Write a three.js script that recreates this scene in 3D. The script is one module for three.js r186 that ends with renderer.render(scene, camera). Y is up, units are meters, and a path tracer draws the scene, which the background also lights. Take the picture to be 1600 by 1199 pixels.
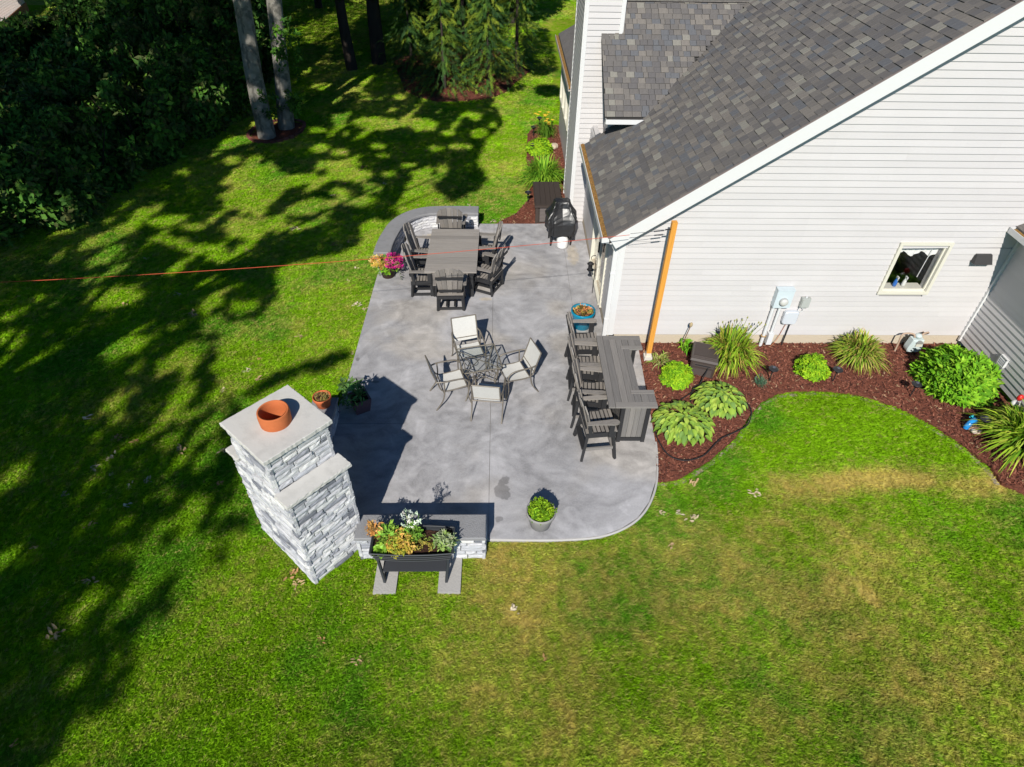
import * as THREE from 'three';
import { Sky } from 'three/addons/objects/Sky.js';
import { mergeGeometries } from 'three/addons/utils/BufferGeometryUtils.js';

// ---------- camera, sky, sun, exposure ----------
const scene = new THREE.Scene();
const camera = new THREE.PerspectiveCamera(62.13, 1024 / 767, 0.1, 2000);
camera.rotation.order = 'YXZ';
camera.position.set(0, 8.4, 0);
camera.rotation.set(-0.72895, -0.02495, 0.01813);
scene.add(camera);

const SUN = new THREE.Vector3(-0.63, 2.6, 3.18).normalize();
const sky = new Sky();
sky.name = 'sky';
sky.scale.setScalar(1500);
sky.userData.kind = 'structure';
sky.material.uniforms.sunPosition.value.copy(SUN);
sky.material.uniforms.turbidity.value = 2.2;
sky.material.uniforms.rayleigh.value = 1.4;
sky.material.uniforms.mieCoefficient.value = 0.003;
if (sky.material.uniforms.cloudCoverage) sky.material.uniforms.cloudCoverage.value = 0;
scene.add(sky);
scene.environmentIntensity = 0.085;

const sun = new THREE.DirectionalLight(new THREE.Color(1, 0.95, 0.86), 4.6);
sun.position.copy(SUN).multiplyScalar(60).add(new THREE.Vector3(0, 0, -14));
sun.target.position.set(0, 0, -14);
sun.castShadow = true;
sun.shadow.mapSize.set(4096, 4096);
Object.assign(sun.shadow.camera, { left: -32, right: 32, top: 32, bottom: -32, near: 1, far: 140 });
scene.add(sun, sun.target);

const renderer = new THREE.WebGLRenderer({ antialias: true });
renderer.setSize(1024, 767);
renderer.shadowMap.enabled = true;
renderer.toneMapping = THREE.LinearToneMapping;
renderer.toneMappingExposure = 1.2;

// ---------- helpers ----------
function rng(seed) { let a = seed >>> 0; return () => { a = (a + 0x6D2B79F5) >>> 0; let t = a; t = Math.imul(t ^ (t >>> 15), t | 1); t ^= t + Math.imul(t ^ (t >>> 7), t | 61); return ((t ^ (t >>> 14)) >>> 0) / 4294967296; }; }
const R = rng(20240611);
const rr = (a, b) => a + (b - a) * R();
const pick = (a) => a[Math.floor(R() * a.length) % a.length];
const lerp = (a, b, t) => a + (b - a) * t;
const clamp = (v, a = 0, b = 1) => Math.min(b, Math.max(a, v));
const smooth = (a, b, v) => { const t = clamp((v - a) / (b - a)); return t * t * (3 - 2 * t); };
function hash2(x, y, s = 0) { let h = Math.imul(x | 0, 374761393) + Math.imul(y | 0, 668265263) + Math.imul(s | 0, 2147483647 ^ 99991); h = Math.imul(h ^ (h >>> 13), 1274126177); return ((h ^ (h >>> 16)) >>> 0) / 4294967296; }
function vnoise(x, y, s = 0, per = 0) {
  const xi = Math.floor(x), yi = Math.floor(y), fx = x - xi, fy = y - yi;
  const ux = fx * fx * (3 - 2 * fx), uy = fy * fy * (3 - 2 * fy);
  const w = (i) => per ? ((i % per) + per) % per : i;
  const a = hash2(w(xi), w(yi), s), b = hash2(w(xi + 1), w(yi), s), c = hash2(w(xi), w(yi + 1), s), d = hash2(w(xi + 1), w(yi + 1), s);
  return lerp(lerp(a, b, ux), lerp(c, d, ux), uy);
}
function fbm(x, y, oct = 4, s = 0, per = 0) { let v = 0, a = 0.5, t = 0; for (let i = 0; i < oct; i++) { v += a * vnoise(x, y, s + i * 17, per); t += a; x *= 2; y *= 2; per *= 2; a *= 0.5; } return v / t; }

const used = {};
function numbered(name) { const n = used[name] = (used[name] ?? -1) + 1; return n ? `${name}_${String(n).padStart(3, '0')}` : name; }
function shadow(o) { o.castShadow = true; o.receiveShadow = true; return o; }
function thing(name, label, category, [x, y, z] = [0, 0, 0], turn = 0, group) {
  const o = new THREE.Group(); o.name = numbered(name); scene.add(o);
  o.position.set(x, y, z); o.rotation.y = turn;
  o.userData.label = label; o.userData.category = category; if (group) o.userData.group = group;
  return o;
}
function part(parent, name, geo, mat) { const m = shadow(new THREE.Mesh(geo, mat)); m.name = name; parent.add(m); return m; }
function solo(name, label, category, geo, mat, group) {
  const m = shadow(new THREE.Mesh(geo, mat)); m.name = numbered(name); scene.add(m);
  m.userData.label = label; m.userData.category = category; if (group) m.userData.group = group; return m;
}
function struct(name, geo, mat, parent = scene) { const m = shadow(new THREE.Mesh(geo, mat)); m.name = numbered(name); if (parent === scene) m.userData.kind = 'structure'; parent.add(m); return m; }
function dup(root, [x, y, z], turn, label) { const r = root.clone(); r.name = numbered(root.name); scene.add(r); r.position.set(x, y, z); r.rotation.y = turn; if (label) r.userData = { ...r.userData, label }; return r; }

// box with uv in metres, grain (u) along its longer side on every face
function bx(w, h, d, p = [0, 0, 0], r = null, seedUV = true) {
  const g = new THREE.BoxGeometry(w, h, d), pos = g.attributes.position, nor = g.attributes.normal, uv = g.attributes.uv;
  const ou = seedUV ? R() * 7 : 0, ov = seedUV ? R() * 7 : 0, L = [w, h, d];
  for (let i = 0; i < pos.count; i++) {
    const n = [Math.abs(nor.getX(i)), Math.abs(nor.getY(i)), Math.abs(nor.getZ(i))], q = [pos.getX(i), pos.getY(i), pos.getZ(i)];
    let a = 0, b = 1; if (n[0] > 0.5) { a = 1; b = 2; } else if (n[1] > 0.5) { a = 0; b = 2; }
    if (L[b] > L[a]) [a, b] = [b, a];
    uv.setXY(i, q[a] + ou, q[b] + ov);
  }
  if (r) g.applyMatrix4(new THREE.Matrix4().makeRotationFromEuler(new THREE.Euler(...r)));
  g.translate(...p); return g;
}
function triUV(g, s = 1) { // metric uv by dominant normal
  const pos = g.attributes.position, nor = g.attributes.normal; const uv = new Float32Array(pos.count * 2);
  for (let i = 0; i < pos.count; i++) {
    const ax = Math.abs(nor.getX(i)), ay = Math.abs(nor.getY(i)), az = Math.abs(nor.getZ(i));
    let u, v; if (ay >= ax && ay >= az) { u = pos.getX(i); v = pos.getZ(i); } else if (ax >= az) { u = pos.getZ(i); v = pos.getY(i); } else { u = pos.getX(i); v = pos.getY(i); }
    uv[2 * i] = u * s; uv[2 * i + 1] = v * s;
  }
  g.setAttribute('uv', new THREE.BufferAttribute(uv, 2)); return g;
}
function merge(list) { return mergeGeometries(list.map((g) => { const k = g.index ? g.toNonIndexed() : g; for (const n of Object.keys(k.attributes)) if (!['position', 'normal', 'uv', 'color'].includes(n)) k.deleteAttribute(n); if (!k.attributes.uv) triUV(k); return k; })); }
const V3 = (x, y, z) => new THREE.Vector3(x, y, z);
function tube(pts, r, seg = 0, rad = 6, closed = false) {
  const c = new THREE.CatmullRomCurve3(pts.map((p) => V3(...p)), closed, 'catmullrom', 0.5);
  return new THREE.TubeGeometry(c, seg || pts.length * 4, r, rad, closed);
}
function bar(a, b, w, h) { // straight box bar from a to b
  const A = V3(...a), B = V3(...b), len = A.distanceTo(B), g = bx(w, len, h);
  const q = new THREE.Quaternion().setFromUnitVectors(V3(0, 1, 0), B.clone().sub(A).normalize());
  g.applyQuaternion(q); g.translate(...A.add(B).multiplyScalar(0.5).toArray()); return g;
}
function rod(a, b, r0, r1 = r0, n = 8) {
  const A = V3(...a), B = V3(...b), len = A.distanceTo(B), g = new THREE.CylinderGeometry(r1, r0, len, n);
  g.applyQuaternion(new THREE.Quaternion().setFromUnitVectors(V3(0, 1, 0), B.clone().sub(A).normalize())); g.translate(...A.add(B).multiplyScalar(0.5).toArray()); return g;
}
function taperTube(pts, radii, rad = 8) { // tube whose radius changes along its points
  const c = new THREE.CatmullRomCurve3(pts.map((p) => V3(...p))), n = pts.length * 5, g = new THREE.TubeGeometry(c, n, 1, rad, false), P = g.attributes.position;
  for (let i = 0; i <= n; i++) {
    const t = i / n, k = t * (radii.length - 1), k0 = Math.min(radii.length - 2, Math.floor(k)), r = lerp(radii[k0], radii[k0 + 1], k - k0), o = c.getPointAt(t);
    for (let j = 0; j <= rad; j++) { const q = i * (rad + 1) + j; P.setXYZ(q, o.x + (P.getX(q) - o.x) * r, o.y + (P.getY(q) - o.y) * r, o.z + (P.getZ(q) - o.z) * r); }
  }
  const uv = g.attributes.uv, len = c.getLength(); for (let i = 0; i < uv.count; i++) uv.setXY(i, uv.getX(i) * len, uv.getY(i) * 6.28 * radii[0]);
  return g;
}
function extr(shape, depth, bevel = 0, seg = 12) { return new THREE.ExtrudeGeometry(shape, { depth, bevelEnabled: bevel > 0, bevelSize: bevel, bevelThickness: bevel, bevelSegments: 1, curveSegments: seg, steps: 1 }); }
function polyShape(pts) { const s = new THREE.Shape(); pts.forEach(([x, z], i) => i ? s.lineTo(x, -z) : s.moveTo(x, -z)); return s; }
function slabGeo(pts, y0, y1, bevel = 0) { // ground polygon (x,z) as a slab from y0 to y1
  const g = extr(polyShape(pts), y1 - y0 - 2 * bevel, bevel, 1); g.rotateX(-Math.PI / 2); g.translate(0, y0 + bevel, 0); return triUV(g);
}
function inPoly(x, z, P) { let c = false; for (let i = 0, j = P.length - 1; i < P.length; j = i++) { const [xi, zi] = P[i], [xj, zj] = P[j]; if ((zi > z) !== (zj > z) && x < (xj - xi) * (z - zi) / (zj - zi) + xi) c = !c; } return c; }
function lathe(pts, n = 24) { const g = new THREE.LatheGeometry(pts.map(([r, y]) => new THREE.Vector2(r, y)), n); return g; }
const col = (r, g, b) => new THREE.Color().setRGB(r, g, b);

// ---------- textures and materials ----------
function dataTex(n, fn, { srgb = false, rep = [1, 1], m = n } = {}) {
  const d = new Uint8Array(n * m * 4);
  for (let j = 0; j < m; j++) for (let i = 0; i < n; i++) { const c = fn(i / n, j / m, i, j), k = 4 * (j * n + i); for (let q = 0; q < 3; q++) d[k + q] = clamp(c[q]) * 255; d[k + 3] = 255; }
  const t = new THREE.DataTexture(d, n, m); t.wrapS = t.wrapT = THREE.RepeatWrapping; t.magFilter = THREE.LinearFilter; t.minFilter = THREE.LinearMipmapLinearFilter; t.generateMipmaps = true;
  if (srgb) t.colorSpace = THREE.SRGBColorSpace; t.repeat.set(...rep); t.needsUpdate = true; return t;
}
const toS = (v) => v <= 0.0031308 ? v * 12.92 : 1.055 * Math.pow(v, 1 / 2.4) - 0.055;
const lin = (c) => c.map(toS);
function mat(c, rough = 0.8, extra = {}) { return new THREE.MeshPhysicalMaterial({ color: c, roughness: rough, specularIntensity: rough >= 0.8 ? 0.2 : rough >= 0.6 ? 0.6 : 1, side: THREE.DoubleSide, ...extra }); }
// grained weathered plastic lumber: streaks along u (period 2 m), v period 0.5 m
const lumberTex = dataTex(512, (u, v) => { const s = fbm(u * 6, v * 48, 4, 3, 0) * 0.75 + 0.25 * vnoise(u * 40, v * 200, 9); const k = 0.62 + 0.5 * s; return lin([0.9 * k, 0.87 * k, 0.84 * k]); }, { srgb: true, rep: [0.5, 2] });
const grainBump = dataTex(256, (u, v) => { const s = fbm(u * 5, v * 50, 3, 31); return [s, s, s]; }, { rep: [0.5, 2] });
const speckBump = dataTex(256, (u, v) => { const s = fbm(u * 24, v * 24, 4, 77, 24); return [s, s, s]; }, { rep: [2, 2] });
const lumberTones = [[0.34, 0.324, 0.31], [0.3, 0.285, 0.272], [0.38, 0.36, 0.342]].map((c) => mat(col(...c), 0.62, { map: lumberTex, bumpMap: grainBump, bumpScale: 0.0012 }));
const barTones = [[0.24, 0.233, 0.228], [0.21, 0.205, 0.203], [0.275, 0.265, 0.257]].map((c) => mat(col(...c), 0.6, { map: lumberTex, bumpMap: grainBump, bumpScale: 0.0012 }));
const chairTones = [[0.3, 0.28, 0.262], [0.265, 0.25, 0.235], [0.34, 0.318, 0.295]].map((c) => mat(col(...c), 0.62, { map: lumberTex, bumpMap: grainBump, bumpScale: 0.0008 }));
const blackLumber = mat(col(0.022, 0.022, 0.024), 0.55, { bumpMap: grainBump, bumpScale: 0.001 });
const cottonTex = dataTex(256, (u, v) => { const k = 0.86 + 0.14 * fbm(u * 16, v * 16, 3, 5, 16) + 0.06 * (((Math.floor(u * 256) + Math.floor(v * 256)) & 1) - 0.5); return lin([k, k, k]); }, { srgb: true, rep: [4, 4] });
// ---------- ground ----------
const LAWN = -0.095;
const patioPts = [[2.27, -16.14], [1.0, -16.02], [-0.5, -16.0], [-1.9, -16.0], [-2.55, -15.65], [-2.9, -15.0], [-2.98, -14.2], [-3.0, -12.9], [-3.02, -9.5], [-3.08, -8.3], [-3.1, -7.4], [-2.9, -6.7], [-2.2, -6.0], [-2.05, -5.8], [-0.16, -5.78],
  [0.69, -5.77], [1.24, -5.79], [1.6, -5.84], [1.92, -5.97], [2.22, -6.18], [2.46, -6.5], [2.65, -6.95], [2.76, -7.5], [2.8, -7.84], [2.83, -8.41], [2.87, -9.21], [2.91, -9.99], [2.94, -10.75], [2.27, -10.76]].reverse();
const bedPts = [[2.94, -10.75], [2.9, -9.6], [2.84, -8.4], [2.78, -7.6], [2.68, -6.95], [3.05, -7.0], [3.71, -7.44], [4.31, -7.98], [4.7, -8.5], [5.07, -8.92], [5.46, -9.16], [5.9, -9.25], [6.32, -9.26], [7.05, -9.16], [7.65, -8.82], [8.07, -8.41], [8.39, -7.87], [8.62, -7.3], [8.62, -6.9], [8.95, -6.6], [9.95, -6.5], [9.95, -10.75]];
const farBedPts = [[-0.17, -16.01], [0.45, -16.7], [0.85, -17.6], [0.92, -18.7], [0.86, -20.6], [0.96, -22.7], [1.25, -23.6], [2.2, -23.6], [2.2, -16.2], [1.0, -16.03]];
const treeBedPts = [[-8.75, -22.3], [-8.3, -21.85], [-7.75, -21.8], [-7.3, -22.2], [-7.05, -22.9], [-7.2, -23.7], [-8.0, -23.9], [-8.7, -23.2]];
const spruceBedPts = [[-3.9, -27.4], [-3.2, -26.6], [-2.5, -26.1], [-1.6, -26.2], [-0.5, -26.5], [0.2, -27.3], [0.7, -28.8], [1.3, -30.2], [0.8, -33], [-2, -34], [-5, -32]];

const P_NOISE = (x, z) => fbm(x * 0.55 + 40, z * 0.55 + 40, 4, 501);
function dryness(x, z) {
  let d = 0.17 + 0.33 * smooth(-3.6, 1.2, x) * smooth(-7.4, -5.2, z) + 0.12 * smooth(-8, -20, z);
  d += 0.72 * Math.exp(-Math.pow((z + 6.98 + 0.07 * Math.sin(x * 2.1)) / 0.29, 2)) * smooth(4.1, 5.0, x) * (0.75 + 0.5 * vnoise(x * 1.7, z * 1.7, 61));
  d += 0.55 * Math.exp(-(Math.pow((x - 5.43) / 0.1, 2) + Math.pow((z + 4.85) / 0.16, 2)));
  d -= 0.25 * smooth(4.2, 5.4, x) * smooth(-7.4, -7.9, z);
  d += 0.6 * (P_NOISE(x, z) - 0.5) + 0.38 * (fbm(x * 2.6, z * 2.6, 3, 502) - 0.5) + 0.35 * (vnoise(x * 9, z * 9, 503) - 0.5);
  // soil and thatch beside the concrete and the fireplace
  return clamp(d);
}
function lawnColor(x, z) {
  const d = dryness(x, z), k = 0.83 + 0.5 * fbm(x * 1.1 + 9, z * 1.1, 3, 504), lush = smooth(0.45, 0.7, fbm(x * 0.8 + 5, z * 0.8 + 3, 3, 505));
  const g = [lerp(0.17, 0.075, lush * 0.8), lerp(0.335, 0.235, lush * 0.8), lerp(0.008, 0.012, lush)], s = [0.44, 0.37, 0.085];
  const q = smooth(0.12, 0.9, d);
  return [lerp(g[0], s[0], q) * k, lerp(g[1], s[1], q) * k, lerp(g[2], s[2], q) * k];
}
const lawnTex = dataTex(1536, (u, v) => { const x = u * 40 - 24, z = v * 40 - 42, c = lawnColor(x, z), f = 0.5 + 0.55 * vnoise(x * 40, z * 40, 88); return lin([c[0] * f + 0.006, c[1] * f * 0.92 + 0.004, c[2] * f + 0.002]); }, { srgb: true });
{
  const g = new THREE.PlaneGeometry(420, 420, 1, 1); g.rotateX(-Math.PI / 2); g.translate(-4, LAWN, -60);
  const p = g.attributes.position, uv = g.attributes.uv; for (let i = 0; i < p.count; i++) uv.setXY(i, (p.getX(i) + 24) / 40, (p.getZ(i) + 42) / 40);
  struct('lawn', g, mat(col(1, 1, 1), 1, { specularIntensity: 0, map: lawnTex, bumpMap: speckBump, bumpScale: 0.01 }));
}
// concrete: mottled colour hardener with trowel swirls, 14 m sheet
const concTex = dataTex(1536, (u, v) => {
  const x = u * 14, y = v * 14, w = fbm(x * 0.7, y * 0.7, 3, 201), w2 = fbm(x * 0.7 + 31, y * 0.7 + 7, 3, 202);
  const a = fbm(x * 1.5 + 3 * w, y * 1.5 + 3 * w2, 5, 203), swirl = fbm(x * 6 + 7 * w, y * 8 + 7 * w2, 5, 204), fine = vnoise(x * 90, y * 90, 205), c = fbm(x * 0.9 + 11, y * 0.9, 3, 206);
  let k = 0.62 + 0.42 * (a - 0.5) + 0.36 * (swirl - 0.5) + 0.12 * (fine - 0.5);
  k += 0.10 * smooth(0.66, 0.74, fbm(x * 2.2 + 4 * w2, y * 2.2 + 4 * w, 4, 209));
  const X = x - 6, Z = y - 17.5; // world position
  // damp stains and scuffs on the slab
  const st = (cx, cz, rx, rz) => Math.max(0, 1 - Math.hypot((X - cx) / rx, (Z - cz) / rz));
  const n = fbm(X * 14, Z * 14, 3, 207);
  let wet = Math.max(st(0.03, -6.7, 0.17, 0.22), st(0.09, -6.95, 0.12, 0.13), st(-0.02, -6.16, 0.1, 0.08), st(-2.93, -10.15, 0.06, 0.1), st(-2.75, -9.55, 0.2, 0.05), st(-2.55, -9.45, 0.16, 0.05)); wet = wet > 0.02 ? smooth(0.36, 0.5, wet * 0.75 + fbm(X * 7 + 3, Z * 7, 4, 208) - 0.3) : 0;
  k *= 1 - 0.4 * wet;
  const rust = smooth(0.25, 0.55, Math.max(st(-1.75, -15.35, 0.5, 0.22), st(-0.35, -12.35, 0.25, 0.12), st(1.85, -14.4, 0.25, 0.9)) * (0.4 + n));
  const warm = smooth(0.5, 0.75, c) * 0.5 + rust;
  return lin([0.57 * k * (1 + 0.16 * warm), 0.56 * k * (1 + 0.06 * warm), 0.58 * k * (1 - 0.12 * warm)]);
}, { srgb: true });
const concBump = dataTex(512, (u, v) => { const s = fbm(u * 20, v * 20, 5, 211, 20); return [s, s, s]; }, { rep: [4, 4] });
const concrete = mat(col(1, 1, 1), 0.72, { map: concTex, bumpMap: concBump, bumpScale: 0.004 });
const concretePlain = mat(col(0.40, 0.385, 0.365), 0.9, { bumpMap: speckBump, bumpScale: 0.004 });
function clipRect(P, x0, x1, z0, z1) {
  const cut = (Q, ins, itx) => { const o = []; for (let i = 0; i < Q.length; i++) { const a = Q[i], b = Q[(i + 1) % Q.length], ia = ins(a), ib = ins(b); if (ia) o.push(a); if (ia !== ib) o.push(itx(a, b)); } return o; };
  const ix = (X) => (a, b) => { const t = (X - a[0]) / (b[0] - a[0]); return [X, lerp(a[1], b[1], t)]; }, iz = (Z) => (a, b) => { const t = (Z - a[1]) / (b[1] - a[1]); return [lerp(a[0], b[0], t), Z]; };
  let Q = cut(P, (p) => p[0] >= x0, ix(x0)); Q = cut(Q, (p) => p[0] <= x1, ix(x1)); Q = cut(Q, (p) => p[1] >= z0, iz(z0)); return cut(Q, (p) => p[1] <= z1, iz(z1));
}
{
  const patio = struct('patio', slabGeo(patioPts, LAWN - 0.1, -0.022), concretePlain);
  const gap = 0.004, rows = [[-17, -15.02], [-15.02, -12.85], [-12.85, -10.78], [-10.78, -8.29], [-8.29, -5]];
  rows.forEach(([z0, z1], i) => {
    const xs = i < 3 ? [-4, -0.17, 1.66, 4] : [-4, -0.18, 4];
    for (let k = 0; k + 1 < xs.length; k++) {
      const Q = clipRect(patioPts, xs[k] + gap, xs[k + 1] - gap, z0 + gap, z1 - gap); if (Q.length < 3) continue;
      const g = slabGeo(Q, -0.021, 0), p = g.attributes.position, uv = g.attributes.uv; for (let j = 0; j < p.count; j++) uv.setXY(j, (p.getX(j) + 6) / 14, (p.getZ(j) + 17.5) / 14);
      part(patio, 'slab', g, concrete);
    }
  });
  // rolled concrete edge along the curved front
  const edge = [[-0.16, -5.78], [0.69, -5.765], [1.24, -5.785], [1.6, -5.835], [1.93, -5.96], [2.23, -6.17], [2.475, -6.49], [2.665, -6.94], [2.775, -7.5], [2.815, -7.84]];
  part(patio, 'edge', triUV(tube(edge.map(([x, z]) => [x, -0.024, z + 0.002]), 0.022, 60, 8)), mat(col(0.46, 0.445, 0.425), 0.85, { bumpMap: speckBump, bumpScale: 0.003 }));
}
const capTexEarly = dataTex(256, (u, v) => { const k = 0.5 + 0.8 * fbm(u * 30, v * 30, 4, 311, 30); return lin([k, k * 0.97, k * 0.92]); }, { srgb: true, rep: [1, 1] });
const mulchTex = dataTex(512, (u, v) => { const a = fbm(u * 60, v * 90, 3, 301), b = vnoise(u * 20, v * 20, 302), k = 0.45 + 0.9 * a * (0.6 + 0.6 * b); return lin([0.19 * k, 0.068 * k, 0.045 * k]); }, { srgb: true, rep: [1, 1] });
const mulchMat = mat(col(1, 1, 1), 1, { map: mulchTex, bumpMap: speckBump, bumpScale: 0.02 });
struct('mulch_bed', slabGeo(bedPts, LAWN - 0.05, -0.025), mulchMat);
struct('mulch_bed', slabGeo(farBedPts, LAWN - 0.05, -0.025), mulchMat);
struct('mulch_bed', slabGeo(spruceBedPts, LAWN - 0.05, -0.03), mulchMat);
// bare pale soil between lawn and mulch
{
  const e = bedPts.slice(4, 19), a = [], b = []; e.forEach(([x, z], i) => { const p = e[Math.max(0, i - 1)], q = e[Math.min(e.length - 1, i + 1)], t = V3(q[0] - p[0], 0, q[1] - p[1]).normalize(); a.push([x - t.z * 0.02, z + t.x * 0.02]); b.push([x + t.z * -0.1, z + t.x * (0.06 + 0.05 * hash2(i, 5, 3))]); });
  struct('soil_edge', slabGeo(a.concat(b.reverse()), LAWN - 0.02, LAWN + 0.012), mat(col(0.36, 0.31, 0.25), 1, { map: capTexEarly, bumpMap: speckBump, bumpScale: 0.02 }));
}
// chips of bark
{
  const chipMat = mat(col(1, 1, 1), 1), chip = bx(1, 1, 1);
  const beds = [[bedPts, 21000, 'bark chips'], [farBedPts, 6000, 'bark'], [spruceBedPts, 5000, 'bark']];
  const M = new THREE.Matrix4(), q = new THREE.Quaternion(), e = new THREE.Euler(), all = [], cs = [];
  const tone = [[0.19, 0.068, 0.045], [0.13, 0.05, 0.036], [0.25, 0.1, 0.066], [0.085, 0.034, 0.026], [0.38, 0.25, 0.15]];
  for (const [P, n] of beds) {
    const xs = P.map((p) => p[0]), zs = P.map((p) => p[1]), x0 = Math.min(...xs), x1 = Math.max(...xs), z0 = Math.min(...zs), z1 = Math.max(...zs);
    for (let i = 0; i < n; i++) { const x = rr(x0, x1), z = rr(z0, z1); if (!inPoly(x, z, P)) continue; e.set(rr(-0.5, 0.5), rr(0, 6.28), rr(-0.5, 0.5)); q.setFromEuler(e); all.push(new THREE.Matrix4().compose(V3(x, rr(-0.03, -0.005), z), q, V3(rr(0.03, 0.085), rr(0.004, 0.01), rr(0.01, 0.024)))); const t = R() < 0.04 ? tone[4] : tone[Math.floor(R() * 4)]; const k = rr(0.75, 1.25); cs.push(col(t[0] * k, t[1] * k, t[2] * k)); }
  }
  const im = new THREE.InstancedMesh(chip, chipMat, all.length); all.forEach((m, i) => { im.setMatrixAt(i, m); im.setColorAt(i, cs[i]); }); shadow(im);
  im.name = 'bark_mulch'; im.userData = { kind: 'stuff', label: 'red brown shredded bark mulch covering the planting beds', category: 'mulch' }; scene.add(im);
}

// ---------- house ----------
const sidingTex = dataTex(256, (u, v) => { const k = 0.93 + 0.07 * fbm(u * 5, v * 5, 3, 401) + 0.02 * vnoise(u * 120, v * 120, 402); return lin([k, k * 0.985, k * 0.975]); }, { srgb: true, rep: [0.35, 0.35] });
const sidingMat = [0.56, 0.545, 0.57].map((k) => mat(col(k, k * 0.978, k * 0.985), 0.55, { map: sidingTex }));
const trimMat = mat(col(0.66, 0.66, 0.66), 0.45);
const creamMat = mat(col(0.66, 0.635, 0.54), 0.5);
const darkMat = mat(col(0.02, 0.02, 0.022), 0.7);
const glassMat = new THREE.MeshPhysicalMaterial({ color: 0xffffff, roughness: 0.03, transmission: 1, thickness: 0, ior: 1.5 });
const foundMat = mat(col(0.52, 0.45, 0.35), 0.95, { bumpMap: speckBump, bumpScale: 0.006 });

function hexa(v) { // 0-3 one face (ccw), 4-7 the opposite face
  const F = [[0, 1, 2, 3], [7, 6, 5, 4], [0, 4, 5, 1], [1, 5, 6, 2], [2, 6, 7, 3], [3, 7, 4, 0]], P = [];
  for (const [a, b, c, d] of F) for (const i of [a, b, c, a, c, d]) P.push(...v[i]);
  const g = new THREE.BufferGeometry(); g.setAttribute('position', new THREE.BufferAttribute(new Float32Array(P), 3)); g.computeVertexNormals(); return triUV(g);
}
const ROW = 0.1225;
// courses of lapped siding on a wall; at(u, y, n) gives a world point; span(y) gives [from, to] pieces along the wall
function sidingRows(parent, at, y0, y1, span) {
  let i = 0;
  for (let y = y0; y < y1 - 0.02; y += ROW, i++) {
    const yt = Math.min(y + ROW, y1), B = span(y + 0.001), T = span(yt - 0.001);
    const n = Math.min(B.length, T.length);
    for (let k = 0; k < n; k++) {
      const [b0, b1] = B[k], [t0, t1] = T[k]; if (Math.abs(b1 - b0) < 0.02) continue;
      const pieces = Math.abs(b1 - b0) > 3 ? (() => { const c = lerp(b0, b1, 0.25 + 0.5 * hash2(i, k, 7)); return [[b0, c, t0, c], [c, b1, c, t1]]; })() : [[b0, b1, t0, t1]];
      pieces.forEach(([p0, p1, q0, q1], j) => {
        const o = j * 0.0015;
        part(parent, 'siding_board', hexa([at(p0, y, -0.012), at(p1, y, -0.012), at(q1, yt, -0.012), at(q0, yt, -0.012), at(p0, y, 0.021 + o), at(p1, y, 0.021 + o), at(q1, yt, 0.001 + o), at(q0, yt, 0.001 + o)].map((p) => p)), sidingMat[Math.floor(hash2(i * 3 + j, k, 11) * 3) % 3]);
      });
    }
  }
}
const house = thing('house', 'white sided house with grey shingled gable roofs beside the patio', 'house');
const GZ = -10.75, GX = 2.28, SL = 0.70, EX = 2.03, EY = 2.62, RIDGE = 9.2;
const roofY = (x) => x < RIDGE ? EY + SL * (x - EX) : EY + SL * (2 * RIDGE - x - EX);
const WIN = [7.66, 8.6, 1.3, 2.41];
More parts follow.
